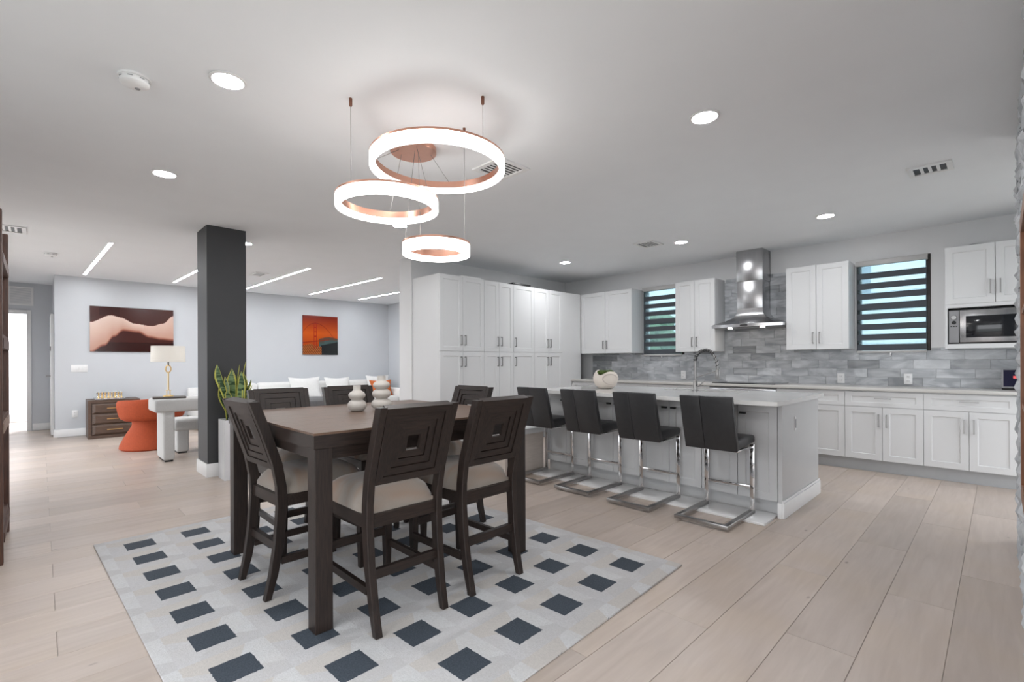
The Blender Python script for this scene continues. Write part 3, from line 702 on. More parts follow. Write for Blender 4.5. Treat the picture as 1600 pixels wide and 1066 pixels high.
sp = [(p[0] * 1.0, p[0] * 0.25, p[2]) for p in arc]
G().tube(sp, 0.0125, 12).build('spout', 'nickel', fa, smooth=True)
# spring coil over the arc
coil = []
path = [Vector(p) for p in sp[1:]]
seg = 9
for i in range(len(path) - 1):
    for j in range(seg):
        t = j / seg; p = path[i].lerp(path[i + 1], t); tg = (path[i + 1] - path[i]).normalized(); u = tg.cross(Vector((0, 1, 0.01))).normalized(); v = tg.cross(u)
        a = (i * seg + j) * 1.35; coil.append(p + 0.0155 * (math.cos(a) * u + math.sin(a) * v))
G().tube(coil, 0.0042, 5).build('spring', 'black', fa, smooth=True)
e = sp[-1]
G().lathe([(0.015, 0), (0.019, 0.01), (0.019, 0.085), (0.012, 0.10)], 20).build('spray_head', 'nickel', fa, (e[0], e[1], e[2] - 0.10), smooth=True)
G().tube([(0, 0, 0.135), (e[0], e[1], 0.205)], 0.005, 8).build('support_arm', 'nickel', fa, smooth=True)
G().tube([(0.018, 0, 0.05), (0.035, 0, 0.055), (0.085, 0.01, 0.105)], [0.009, 0.008, 0.006], 10).build('lever', 'nickel', fa, smooth=True)

# stone bowl planter with moss
bw = thing('bowl_planter', 'round pale clay bowl with cut opening and green moss on the island', 'planter', (4.46, 3.06, 0.9025), 0.6)
prof = [(0.060, 0.0), (0.075, 0.004), (0.112, 0.035), (0.134, 0.085), (0.138, 0.118), (0.128, 0.160), (0.108, 0.188), (0.094, 0.196), (0.086, 0.190), (0.10, 0.165), (0.112, 0.12), (0.105, 0.07), (0.07, 0.04)]
g = G(); n = 48; rings = []
for r, z in prof:
    ring = []
    for i in range(n):
        a = 2 * PI * i / n; dz = 0.0
        if z > 0.10: dz = -(z - 0.10) * 0.55 * max(0, math.cos(a - 2.4)) ** 3 + 0.012 * math.sin(a) * (z - 0.10) / 0.1
        ring.append(g.bm.verts.new((r * math.cos(a), r * math.sin(a), z + dz)))
    rings.append(ring)
for a, b in zip(rings, rings[1:]):
    for i in range(n): g.bm.faces.new((a[i], a[(i + 1) % n], b[(i + 1) % n], b[i]))
g.bm.faces.new(rings[0][::-1]); g.bm.faces.new(rings[-1])
g.build('bowl', 'bowl_clay', bw, smooth=True)
# swirl ridge on the bowl
sw = []
for i in range(20):
    t = i / 19; a = -2.75 + 0.75 * math.cos(PI * 1.5 * t + 0.3) * (1 - 0.3 * t); z = 0.105 + 0.055 * math.sin(PI * 1.5 * t + 0.3)
    rr = 0.139 if z < 0.13 else 0.139 - (z - 0.13) * 0.35
    sw.append((rr * math.cos(a), rr * math.sin(a), z))
G().tube(sw, [0.002 + 0.004 * math.sin(PI * i / 19) for i in range(20)], 8).build('swirl', 'panel_beige', bw, smooth=True)
for k in range(7):
    a = k * 2 * PI / 7; r = 0.055 if k else 0; mg = G()
    bmesh.ops.create_icosphere(mg.bm, subdivisions=2, radius=0.036, matrix=Matrix.Translation((r * math.cos(a), r * math.sin(a), 0.178)) @ Matrix.Diagonal((1.1, 1.1, 0.75, 1)))
    mg.build('moss_clump', 'moss', bw, smooth=True)

# white floor strip along the island and a low bench at its far end
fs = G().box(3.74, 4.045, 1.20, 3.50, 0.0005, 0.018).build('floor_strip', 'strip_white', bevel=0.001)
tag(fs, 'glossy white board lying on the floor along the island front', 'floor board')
bn = thing('storage_bench', 'low storage bench with white top and beige sides at the far end of the island', 'bench', (3.72, 3.90, 0))
G().box(-0.32, 0.27, -0.335, 0.33, 0.0, 0.425).build('body', 'panel_beige', bn)
G().box(-0.34, 0.28, -0.345, 0.345, 0.425, 0.485).build('top', 'cabinet_white', bn, bevel=0.004)

# ================================================================ bar stools
def make_stool():
    s = thing('bar_stool', 'x', 'stool', (0, 0, 0))
    w = 0.195
    # local: +x towards the island, back on the -x side
    def pad(name, pts_profile, hw, m, bev):
        """profile in x-z, rounded, extruded along y"""
        return G().prism(pts_profile, 1, -hw, hw).build(name, m, s, bevel=bev, seg=3)
    pad('seat', [(-0.33, 0.520), (0.02, 0.545), (0.025, 0.605), (-0.20, 0.612), (-0.33, 0.605)], 0.195, 'leather_dark', 0.018)
    # backrest in two upholstered halves with a seam
    prof = [(-0.345, 0.512), (-0.300, 0.530), (-0.352, 0.70), (-0.412, 0.925), (-0.452, 0.922), (-0.398, 0.70)]
    for a, b in ((-0.197, 0.0390), (0.0392, 0.197)):
        G().prism(prof, 1, a, b).build('backrest', 'leather_dark', s, bevel=0.009, seg=3)
    for sy in (-1, 1):
        y = sy * 0.180
        G().box(-0.006, 0.006, y - 0.017, y + 0.017, 0.015, 0.535).build('leg', 'chrome', s, bevel=0.002)
        G().box(-0.34, 0.006, y - 0.014, y + 0.014, 0.512, 0.526).build('seat_rail', 'chrome', s, bevel=0.002)
        G().box(-0.50, 0.006, y - 0.018, y + 0.018, 0.0, 0.026).build('base_rail', 'base_steel', s, bevel=0.002)
    G().box(-0.535, -0.499, -0.198, 0.198, 0.0, 0.026).build('base_bar', 'base_steel', s, bevel=0.002)
    G().box(-0.005, 0.005, -0.168, 0.168, 0.19, 0.21).build('footrest', 'chrome', s, bevel=0.002)
    return s
ST = [(3.95, 1.535, 0.0, 'black leather bar stool nearest the island end panel, rightmost of four'), (3.955, 2.145, 0.0, 'black leather bar stool second from the right at the island'),
      (3.975, 2.745, 0.0, 'black leather bar stool third from the right at the island, below the bowl'), (3.975, 3.325, 0.0, 'black leather bar stool farthest left at the island, behind the dining chair')]
proto = make_stool()
for i, (x, y, a, lab) in enumerate(ST):
    if i == 0: proto.location = (x, y, 0.0182); proto['label'] = lab; proto['group'] = 'bar stools along the island'
    else: dup(proto, (x, y, 0.0182), a, lab, 'bar stools along the island')

# ================================================================ rug, dining table, chairs, vases
PHI = 0.040
rug = G(); rw0, rw1, rl0, rl1 = -0.215, 6 * RP + 0.215, -8 * RP - 0.24, 0.215
rug.box(rw0, rw1, rl0, rl1, 0.0006, 0.012)
ro = rug.build('area_rug', 'rug_pile', loc=(0.470, 3.972, 0), rot=PHI, bevel=0.003)
tag(ro, 'pale geometric area rug with a grid of navy squares under the dining table', 'rug')
ZR = 0.0125
tb = thing('dining_table', 'square dark brown counter-height dining table with block legs', 'table', (1.51, 2.745, ZR))
TWX, TWY = 0.665, 0.66; zt = 0.893 - ZR
nb = 8
for k in range(nb):
    a = -TWY + 2 * TWY * k / nb; b = a + 2 * TWY / nb - 0.0008
    G().box(-TWX, TWX, a, b, zt - 0.010, zt).build('top_board', 'table_wood', tb)
g = G(); e = 0.03
g.box(-TWX, TWX, -TWY, -TWY + e, zt - 0.07, zt - 0.0103); g.box(-TWX, TWX, TWY - e, TWY, zt - 0.07, zt - 0.0103)
g.box(-TWX, -TWX + e, -TWY + e, TWY - e, zt - 0.07, zt - 0.0103); g.box(TWX - e, TWX, -TWY + e, TWY - e, zt - 0.07, zt - 0.0103)
g.build('top_frame', 'espresso_cross', tb)
g = G(); i = 0.022
for s in (-1, 1):
    ya, yb = sorted((s * (TWY - i), s * (TWY - i - 0.022))); g.box(-TWX + 0.08, TWX - 0.08, ya, yb, zt - 0.125, zt - 0.0705)
    xa, xb = sorted((s * (TWX - i), s * (TWX - i - 0.022))); g.box(xa, xb, -TWY + 0.08, TWY - 0.08, zt - 0.125, zt - 0.0705)
g.build('apron', 'espresso_cross', tb)
lm = G().box(-0.040, 0.040, -0.040, 0.040, 0, zt - 0.0705).mesh('leg', 'espresso', bevel=0.003, smooth=False)
for sx in (-1, 1):
    for sy in (-1, 1): put('leg', lm, tb, (sx * (TWX - 0.045), sy * (TWY - 0.045), 0))

def make_chair():
    c = thing('dining_chair', 'x', 'chair', (0, 0, 0)); HW = 0.205
    def yz_sweep(pts, x0, x1):
        """pts: (y_center, z, depth)"""
        secs = []
        for y, z, d, dx in pts: secs.append([(x0 + dx, y - d / 2, z), (x1 + dx, y - d / 2, z), (x1 + dx, y + d / 2, z), (x0 + dx, y + d / 2, z)])
        return G().loft(secs)
    for s in (-1, 1):
        xa, xb = (-HW, -HW + 0.034) if s < 0 else (HW - 0.034, HW)
        k = -s
        yz_sweep([(-0.292, 0, 0.032, k * 0.012), (-0.262, 0.12, 0.040, k * 0.010), (-0.236, 0.28, 0.046, k * 0.006), (-0.222, 0.46, 0.050, k * 0.004), (-0.226, 0.56, 0.048, k * 0.003), (-0.248, 0.68, 0.048, 0), (-0.300, 0.84, 0.048, 0), (-0.356, 0.998, 0.048, 0)], xa, xb).build('leg', 'espresso', c, bevel=0.002, seg=1, smooth=False)
        fx = s * (HW - 0.034)
        secs = [[(fx - r, 0.232 - r, z), (fx + r, 0.232 - r, z), (fx + r, 0.232 + r, z), (fx - r, 0.232 + r, z)] for z, r in ((0, 0.015), (0.25, 0.021), (0.45, 0.024), (0.51, 0.024))]
        G().loft(secs).build('leg', 'espresso', c, bevel=0.002, seg=1, smooth=False)
        sx0, sx1 = sorted((s * (HW - 0.010), s * (HW - 0.032)))
        G().box(sx0, sx1, -0.225, 0.215, 0.165, 0.200).build('side_stretcher', 'espresso_cross', c)
        G().box(sx0, sx1, -0.20, 0.215, 0.455, 0.512).build('side_rail', 'espresso_cross', c)
    G().box(-HW + 0.034, HW - 0.034, -0.246, -0.222, 0.230, 0.272).build('rear_stretcher', 'espresso_cross', c)
    G().box(-HW + 0.04, HW - 0.04, 0.222, 0.244, 0.230, 0.272).build('front_stretcher', 'espresso_cross', c)
    G().box(-HW + 0.034, HW - 0.034, -0.236, -0.206, 0.455, 0.512).build('rear_rail', 'espresso_cross', c)
    G().box(-HW + 0.012, HW - 0.012, 0.215, 0.250, 0.455, 0.512).build('front_rail', 'espresso_cross', c)
    # puffed cushion
    g = G(); n = 14; V = {}
    for i in range(n + 1):
        for j in range(n + 1):
            u, v = -1 + 2 * i / n, -1 + 2 * j / n
            e = (1 - abs(u) ** 5) * (1 - abs(v) ** 5); x = u * 0.192 * (1 + 0.02 * (1 - v * v)); y = 0.016 + v * 0.232
            if v < -0.7: x *= 1.0 - 0.10 * (-v - 0.7) / 0.3
            V[i, j] = g.bm.verts.new((x, y, 0.530 + 0.085 * e ** 0.55 + 0.018 * (1 - u * u) * (1 - v * v)))
    for i in range(n):
        for j in range(n): g.bm.faces.new((V[i, j], V[i + 1, j], V[i + 1, j + 1], V[i, j + 1]))
    rim = [V[i, 0] for i in range(n)] + [V[n, j] for j in range(n)] + [V[i, n] for i in range(n, 0, -1)] + [V[0, j] for j in range(n, 0, -1)]
    low = [g.bm.verts.new((v.co.x * 0.985, v.co.y, 0.5125)) for v in rim]
    for i in range(len(rim)): g.bm.faces.new((rim[i], rim[(i + 1) % len(rim)], low[(i + 1) % len(rim)], low[i]))
    g.bm.faces.new(low)
    g.build('seat_cushion', 'seat_fabric', c, smooth=True)
    # stepped concentric back panel: mitred slats, plane leaning back
    zb, ztp = 0.655, 0.998; yb, yt = -0.241, -0.356
    hh = math.hypot(ztp - zb, yb - yt); tilt = math.atan2(yb - yt, ztp - zb)
    def onp(x, h, d):   # x across, h up the panel, d proud (towards the rear, -y)
        return (x, yb - math.sin(tilt) * h - math.cos(tilt) * d, zb + math.cos(tilt) * h - math.sin(tilt) * d)
    W2 = HW - 0.034; cz = hh / 2; rings = 4
    hx = 0.031; hz = 0.034
    def slat(p, d0, d1, vert):
        vs = [onp(x, h, d1) for x, h in p] + [onp(x, h, d0) for x, h in p]
        G().poly(vs, [(0, 1, 2, 3), (7, 6, 5, 4), (0, 4, 5, 1), (1, 5, 6, 2), (2, 6, 7, 3), (3, 7, 4, 0)]).build('back_slat', 'espresso' if vert else 'espresso_cross', c)
    for k in range(rings):
        f0, f1 = k / rings, (k + 1) / rings
        ax = W2 + (hx - W2) * f0; bx = W2 + (hx - W2) * f1 + 0.0028; ah = cz + (hz - cz) * f0; bh = cz + (hz - cz) * f1 + 0.0028
        d1 = 0.0225 - 0.005 * k; d0 = -0.0225 + 0.005 * k
        slat([(-ax, cz + ah), (ax, cz + ah), (bx, cz + bh), (-bx, cz + bh)], d0, d1, False)
        slat([(-ax, cz - ah), (-bx, cz - bh), (bx, cz - bh), (ax, cz - ah)], d0, d1, False)
        slat([(-ax, cz - ah), (-ax, cz + ah), (-bx, cz + bh), (-bx, cz - bh)], d0, d1, True)
        slat([(ax, cz - ah), (bx, cz - bh), (bx, cz + bh), (ax, cz + ah)], d0, d1, True)
    return c
CH = [(1.212, 2.18, 0.0, 'dark dining chair at the front of the table, nearest the camera'), (1.735, 2.185, 0.02, 'dark dining chair at the front of the table on the island side'),
      (1.088, 2.765, -PI / 2 + 0.05, 'dark dining chair on the left side of the table, seen from its side'), (1.238, 3.335, PI, 'dark dining chair on the far side of the table next to the column'),
      (1.768, 3.335, PI, 'dark dining chair on the far side of the table behind the vases'), (2.055, 2.875, PI / 2, 'dark dining chair at the kitchen end of the table facing left')]
proto = make_chair()
for i, (x, y, a, lab) in enumerate(CH):
    if i == 0: proto.location = (x, y, ZR); proto['label'] = lab; proto['group'] = 'dining chairs round the table'
    else: dup(proto, (x, y, ZR), a, lab, 'dining chairs round the table')

def vase(loc, prof, label):
    o = G().lathe(prof, 40).build('bubble_vase', 'ceramic', loc=loc, smooth=True)
    tag(o, label, 'vase', 'beige vases on the dining table'); return o
def bub(parts):
    """list of (r_neck, r_bulge, height) stacked bulges"""
    pr = [(0.030, 0.0)]; z = 0.0
    for rn, rb, h in parts:
        for i in range(1, 9):
            t = i / 8; s = math.sin(PI * t); pr.append((rn + (rb - rn) * s ** 0.75, z + h * t))
        z += h
    return pr, z
p, z = bub([(0.034, 0.058, 0.072), (0.028, 0.052, 0.056)]); p += [(0.023, z + 0.006), (0.023, z + 0.034), (0.018, z + 0.034), (0.018, z + 0.004)]
vase((1.43, 2.855, 0.8935), p, 'short beige vase with two bulges on the dining table')
p, z = bub([(0.036, 0.066, 0.074), (0.036, 0.060, 0.060), (0.030, 0.054, 0.052)]); p += [(0.026, z + 0.006), (0.026, z + 0.034), (0.021, z + 0.034), (0.021, z + 0.004)]
vase((1.588, 2.83, 0.8935), p, 'taller beige vase with three bulges on the dining table')

# ================================================================ ring chandelier
chd = thing('ring_chandelier', 'chandelier of three glowing copper rings hung above the dining table', 'chandelier', (1.72, 2.5, ZC))
def ring_solid(R, prof, m, parent, loc, name):
    n = 72; g = G(); k = len(prof); vs = []
    for i in range(n):
        a = 2 * PI * i / n; vs.append([g.bm.verts.new(((R + r) * math.cos(a), (R + r) * math.sin(a), z)) for r, z in prof])
    for i in range(n):
        A, B = vs[i], vs[(i + 1) % n]
        for j in range(k): g.bm.faces.new((A[j], B[j], B[(j + 1) % k], A[(j + 1) % k]))
    return g.build(name, m, parent, loc, smooth=True)
RINGS = [(1.720, 2.376, 2.392, 0.40), (1.502, 2.591, 2.158, 0.30), (1.710, 2.385, 1.882, 0.20)]
bx, by = 1.72, 2.5
for x, y, z, R in RINGS:
    b = ring_solid(R, [(-0.030, -0.004), (-0.026, -0.004), (-0.026, 0.034), (0.0, 0.034), (0.0, 0.026), (0.002, 0.026), (0.002, 0.038), (-0.030, 0.038)], 'copper', chd, (x - bx, y - by, z - ZC), 'ring')
    ring_solid(R, [(-0.030, -0.036), (0.001, -0.036), (0.001, 0.0255), (-0.0255, 0.0255), (-0.0255, -0.0045), (-0.030, -0.0045)], 'glow_ring', b, (0, 0, 0), 'diffuser')
G().lathe([(0.150, -0.035), (0.155, -0.03), (0.155, -0.0005)], 48).build('canopy', 'copper', chd, (1.82 - bx, 2.80 - by, 0), smooth=True)
def cable(x0, y0, z0, x1, y1, z1):
    G().tube([(x0 - bx, y0 - by, z0 - ZC), (x1 - bx, y1 - by, z1 - ZC)], 0.0016, 6).build('cable', 'nickel', chd)
def anchor(x, y):
    G().lathe([(0.006, -0.045), (0.009, -0.04), (0.009, -0.0005)], 14).build('ceiling_anchor', 'anchor_bronze', chd, (x - bx, y - by, 0), smooth=True)
CX, CY, CR = 1.82, 2.80, 0.155
def hang(k, a, top=None):
    """cable from ring k at angle a straight up, or slanting to the canopy rim point top"""
    x, y, z, R = RINGS[k]; px, py = x + (R - 0.013) * math.cos(a), y + (R - 0.013) * math.sin(a); tz = z + 0.036
    if top is None: anchor(px, py); cable(px, py, tz, px, py, ZC - 0.044)
    else: cable(px, py, tz, CX + top[0], CY + top[1], ZC - 0.034)
hang(0, -1.52); hang(0, 0.75, (0.10, -0.06)); hang(0, 2.35, (-0.10, 0.02))
hang(1, -2.85); hang(1, 1.0, (-0.05, 0.07)); hang(1, -0.2, (-0.04, -0.10))
hang(2, -0.25); hang(2, 1.5, (0.02, -0.03)); hang(2, 2.6, (-0.02, -0.05))

# ================================================================ ceiling lamps, vents, detectors
DL = [(0.695, 2.785, 'round recessed downlight at the upper left of the ceiling'), (0.686, 4.492, 'round recessed downlight on the left between chandelier and column'),
      (2.832, 1.231, 'round recessed downlight right of the chandelier'), (5.646, 1.228, 'round recessed downlight above the counter by the wide window'),
      (5.594, 2.732, 'round recessed downlight in front of the range hood'), (5.502, 4.473, 'round recessed downlight in front of the pantry corner'),
      (1.783, 6.43, 'round recessed downlight behind the charcoal column'), (2.734, 4.469, 'round recessed downlight behind the middle chandelier ring')]
dproto = None
for x, y, lab in DL:
    if dproto is None:
        t = thing('recessed_light', lab, 'ceiling light', (x, y, ZC), 0, 'recessed ceiling downlights'); dproto = t
        G().lathe([(0.085, -0.0015), (0.085, -0.006), (0.072, -0.009), (0.068, -0.004), (0.068, -0.0015)], 40).build('trim_ring', 'trim_white', t, smooth=True)
        G().lathe([(0.067, -0.007), (0.067, -0.0025)], 40).build('lens', 'glow_lamp', t)
    else: dup(dproto, (x, y, ZC), 0, lab, 'recessed ceiling downlights')
tt = thing('recessed_light', 'unseen ceiling light added to brighten the room through the hall doorway', 'ceiling light', (0.3, 13.4, ZC))
G().lathe([(0.20, -0.0015), (0.20, -0.03)], 32).build('lens', 'glow_lamp', tt)  # unseen lamp added to light the room beyond the doorway
LN = [(0.617, 7.49, 0.522, 10.47, 'linear ceiling light above the drawer chest'), (1.80, 7.47, 1.72, 10.40, 'linear ceiling light half behind the charcoal column'), (2.965, 7.45, 2.883, 10.33, 'linear ceiling light just right of the charcoal column'),
      (4.19, 7.45, 4.10, 10.30, 'linear ceiling light above the orange picture'), (5.36, 7.45, 5.25, 10.38, 'linear ceiling light nearest the partition wall')]
for xa, a, xb, b, lab in LN:
    h = math.hypot(b - a, xb - xa) / 2; w = 0.019
    t = thing('linear_light', lab, 'ceiling light', ((xa + xb) / 2, (a + b) / 2, ZC), math.atan2(-(xb - xa), b - a), 'linear lights in the living room ceiling')
    g = G(); g.box(-w - 0.006, -w, -h, h, -0.006, -0.0005); g.box(w, w + 0.006, -h, h, -0.006, -0.0005); g.box(-w, w, -h, -h + 0.008, -0.006, -0.0005); g.box(-w, w, h - 0.008, h, -0.006, -0.0005)
    g.build('frame', 'trim_white', t); G().box(-w + 0.001, w - 0.001, -h + 0.009, h - 0.009, -0.005, -0.001).build('diffuser', 'glow_line', t)
def vent(x, y, wx, wy, n, along, label):
    t = thing('ceiling_vent', label, 'vent', (x, y, ZC), 0)
    G().box(-wx / 2 + 0.01, wx / 2 - 0.01, -wy / 2 + 0.01, wy / 2 - 0.01, -0.003, -0.0006).build('duct_shade', 'black', t)  # flat black sheet standing in for the shade behind the louvers
    g = G(); b = 0.035; z0, z1 = -0.012, -0.0006
    g.box(-wx / 2, wx / 2, -wy / 2, -wy / 2 + b, z0, z1); g.box(-wx / 2, wx / 2, wy / 2 - b, wy / 2, z0, z1)
    g.box(-wx / 2, -wx / 2 + b, -wy / 2 + b, wy / 2 - b, z0, z1); g.box(wx / 2 - b, wx / 2, -wy / 2 + b, wy / 2 - b, z0, z1)
    g.build('frame', 'trim_white', t)
    span = (wy if along == 'x' else wx) - 2 * b; p = span / (n + 1); sl = p * 0.42
    for k in range(n):
        q = -span / 2 + p * (k + 1)
        if along == 'x': G().box(-wx / 2 + b, wx / 2 - b, q - sl / 2, q + sl / 2, -0.0065, -0.0035).build('louver', 'trim_white', t)
        else: G().box(q - sl / 2, q + sl / 2, -wy / 2 + b, wy / 2 - b, -0.0065, -0.0035).build('louver', 'trim_white', t)
vent(2.485, 2.635, 0.31, 0.31, 6, 'x', 'square white ceiling vent partly behind the large chandelier ring')
vent(4.84, 0.37, 0.24, 0.26, 3, 'x', 'small white ceiling vent at the upper right')
vent(5.39, 3.06, 0.30, 0.26, 4, 'x', 'white ceiling vent above the island near the range hood')
vent(2.56, 8.50, 0.20, 0.36, 4, 'y', 'white ceiling vent right of the charcoal column')
vent(-0.25, 7.45, 0.30, 0.36, 4, 'y', 'white ceiling vent above the wooden shelf rack')
def smoke(x, y, label):
    t = thing('smoke_detector', label, 'smoke detector', (x, y, ZC), 0.4, 'ceiling smoke detectors')
    G().lathe([(0.070, -0.0005), (0.070, -0.012)], 40).build('mount', 'plastic_white', t)
    b = G().lathe([(0.064, -0.0125), (0.062, -0.035), (0.050, -0.044), (0.012, -0.046)], 40).build('body', 'plastic_white', t, smooth=True)
    G().lathe([(0.012, -0.0465), (0.011, -0.049)], 16).build('test_button', 'plastic_grey', b, (0.02, 0.01, 0))
    for k in range(8):
        a = 2 * PI * k / 8; G().box(-0.010, 0.010, 0.0615, 0.0645, -0.022, -0.018).build('slot', 'plastic_grey', b, rot=(0, 0, a))
smoke(0.348, 3.089, 'white smoke detector at the upper left of the ceiling'); smoke(0.104, 8.742, 'small white smoke detector near the hall')
# return-air grille over the hall door
gr = thing('return_grille', 'white return-air grille above the hall doorway', 'vent', (-0.245, YH, 2.42))
g = G(); g.box(-0.165, 0.165, -0.012, 0, -0.165, -0.135); g.box(-0.165, 0.165, -0.012, 0, 0.135, 0.165); g.box(-0.165, -0.135, -0.012, 0, -0.135, 0.135); g.box(0.135, 0.165, -0.012, 0, -0.135, 0.135)
g.build('frame', 'trim_white', gr)
for k in range(14): G().box(-0.135, 0.135, -0.008, -0.002, -0.13 + 0.019 * k, -0.118 + 0.019 * k).build('louver', 'trim_white', gr)

# ================================================================ living room
def picture(name, x0, x1, z0, z1, fn, nx, nz, label):
    t = thing(name, label, 'picture', (x0, YL, z0)); w, h = x1 - x0, z1 - z0
    G().box(0, w, -0.022, -0.002, 0, h).build('backing', 'black', t)
    vs = [(w * i / nx, -0.0235, h * j / nz) for j in range(nz + 1) for i in range(nx + 1)]
    fs = [(j * (nx + 1) + i, j * (nx + 1) + i + 1, (j + 1) * (nx + 1) + i + 1, (j + 1) * (nx + 1) + i) for j in range(nz) for i in range(nx)]
    me = D.meshes.new('print'); me.from_pydata(vs, [], fs); me.materials.append(MATS['art_print'])
    ca = me.color_attributes.new('Col', 'FLOAT_COLOR', 'POINT')
    for k, v in enumerate(vs):
        c = fn(v[0] / w, v[2] / h); ca.data[k].color = (*[((q / 255) ** 2.2) for q in c], 1)
    put('print', me, t)
def lerp(pts, s):
    for (a, va), (b, vb) in zip(pts, pts[1:]):
        if s <= b:
            t = (s - a) / (b - a); t = t * t * (3 - 2 * t); return va + (vb - va) * t
    return pts[-1][1]
def mixc(a, b, t):
    t = max(0, min(1, t)); return tuple(x + (y - x) * t for x, y in zip(a, b))
def art_dune(s, t):
    d = 1 - t
    top = lerp([(0, .36), (.24, .19), (.34, .23), (.52, .36), (.72, .40), (.86, .33), (1, .14)], s)
    bot = lerp([(0, 1.02), (.16, .86), (.27, .66), (.38, .52), (.55, .55), (.70, .66), (.84, .70), (1, .72)], s)
    base = (66, 32, 27)
    if .10 < s < .34 and d < .2: base = (56, 24, 21)
    if d > .78: base = (52, 22, 18)
    if d < top or d > bot:
        e = min(abs(d - top), abs(d - bot)); return mixc((120, 70, 58), base, e / 0.02)
    q = (d - top) / max(0.02, bot - top); c = mixc((222, 198, 186), (186, 142, 124), q * 1.1)
    if s > .62: c = mixc(c, (198, 158, 142), 0.4)
    if d > bot - .05: c = mixc(c, (130, 70, 55), (d - bot + .05) / .05)
    return c
def art_bridge(s, t):
    d = 1 - t
    c = mixc((118, 30, 8), (196, 84, 16), min(1, d * 2.2) if d < .45 else 1 - (d - .45) * 1.3)
    hill = .60 + .06 * math.sin(s * 5 + 1)
    if d > hill and s > .45: c = mixc((96, 60, 40), (58, 82, 80), (d - hill) * 6)
    if d > .62 and s > .6: c = (64, 84, 82)
    if d > .86 - s * .2 and s > .5: c = (30, 34, 34)
    if s < .52 and d > .72 + .25 * abs(s - .2): c = (112, 58, 26) if int(s * 60 + d * 40) % 3 else (180, 104, 50)
    tower = (.30 < s < .325 or .365 < s < .39) and .19 < d < .84
    cross = .30 < s < .39 and any(abs(d - k) < .014 for k in (.20, .30, .41, .53, .66))
    if tower or cross: c = (150, 34, 14)
    cab = .19 + 1.3 * (s - .345) ** 2 * (1.6 if s < .345 else 1.05)
    if abs(d - cab) < .008 and d < .64: c = (120, 36, 14)
    if abs(d - (.66 - (s - .3) * .12)) < .012 and s < .75: c = (128, 40, 16)
    return c
picture('canvas_print', 0.603, 1.773, 1.41, 2.187, art_dune, 150, 100, 'wide dark brown print with a pale curving body form on the blue wall')
picture('canvas_print', 4.136, 4.935, 1.383, 2.26, art_bridge, 110, 120, 'square red-orange print of a suspension bridge above the sofa')

# drawer chest
dr = thing('drawer_chest', 'dark wood three-drawer chest with brass pulls against the blue wall', 'chest', (0.54, 10.14, 0))
W_, D_, H_ = 0.66, 0.55, 0.615
g = G(); g.box(0, W_, 0, D_, H_ - 0.045, H_); g.box(0, 0.04, 0, D_, 0.05, H_ - 0.045); g.box(W_ - 0.04, W_, 0, D_, 0.05, H_ - 0.045); g.box(0, W_, 0, D_, 0.0, 0.05); g.box(0.04, W_ - 0.04, 0.03, D_, 0.05, H_ - 0.045)
g.build('body', 'walnut', dr)
for k in range(3):
    z0 = 0.056 + 0.172 * k; h = 0.166; x0, x1 = 0.045, W_ - 0.045
    g = G(); b = 0.028
    g.poly([(x0, 0.012, z0), (x1, 0.012, z0), (x1, 0.012, z0 + h), (x0, 0.012, z0 + h), (x0 + b * 1.6, -0.008, z0 + b), (x1 - b * 1.6, -0.008, z0 + b), (x1 - b * 1.6, -0.008, z0 + h - b), (x0 + b * 1.6, -0.008, z0 + h - b), (x0, 0.03, z0), (x1, 0.03, z0), (x1, 0.03, z0 + h), (x0, 0.03, z0 + h)],
           [(4, 5, 6, 7), (0, 1, 5, 4), (1, 2, 6, 5), (2, 3, 7, 6), (3, 0, 4, 7), (8, 9, 1, 0), (9, 10, 2, 1), (10, 11, 3, 2), (11, 8, 0, 3), (11, 10, 9, 8)])
    o = g.build('drawer', 'walnut', dr)
    g = G(); g.box(0.23, 0.43, -0.034, -0.022, z0 + h / 2 - 0.006, z0 + h / 2 + 0.006); g.box(0.25, 0.26, -0.022, -0.008, z0 + h / 2 - 0.005, z0 + h / 2 + 0.005); g.box(0.40, 0.41, -0.022, -0.008, z0 + h / 2 - 0.005, z0 + h / 2 + 0.005)
    g.build('handle', 'gold', o)
# chess set on it
cb = thing('chess_board', 'dark chess board tray on the drawer chest', 'chess board', (0.82, 10.38, 0.6155))
G().box(-0.19, 0.19, -0.19, 0.19, 0, 0.022).build('tray', 'silver_piece', cb, bevel=0.004)
sq = {}
for a in (0, 1): sq[a] = G().box(-0.0205, 0.0205, -0.0205, 0.0205, 0, 0.003).mesh('square', 'black' if a else 'plastic_white')
for i in range(8):
    for j in range(8): put('square', sq[(i + j) % 2], cb, (-0.1435 + 0.041 * i, -0.1435 + 0.041 * j, 0.0222))
pawn = [(0.015, 0), (0.015, 0.006), (0.008, 0.014), (0.006, 0.030), (0.010, 0.034), (0.005, 0.037), (0.010, 0.046), (0.008, 0.055), (0.002, 0.058)]
king = [(0.017, 0), (0.017, 0.008), (0.009, 0.018), (0.007, 0.050), (0.013, 0.056), (0.007, 0.060), (0.012, 0.078), (0.008, 0.084), (0.004, 0.095), (0.002, 0.097)]
cm = {(m, k): G().lathe(p, 14).mesh('chess_piece', m, smooth=True) for m in ('gold', 'silver_piece') for k, p in (('p', pawn), ('k', king))}
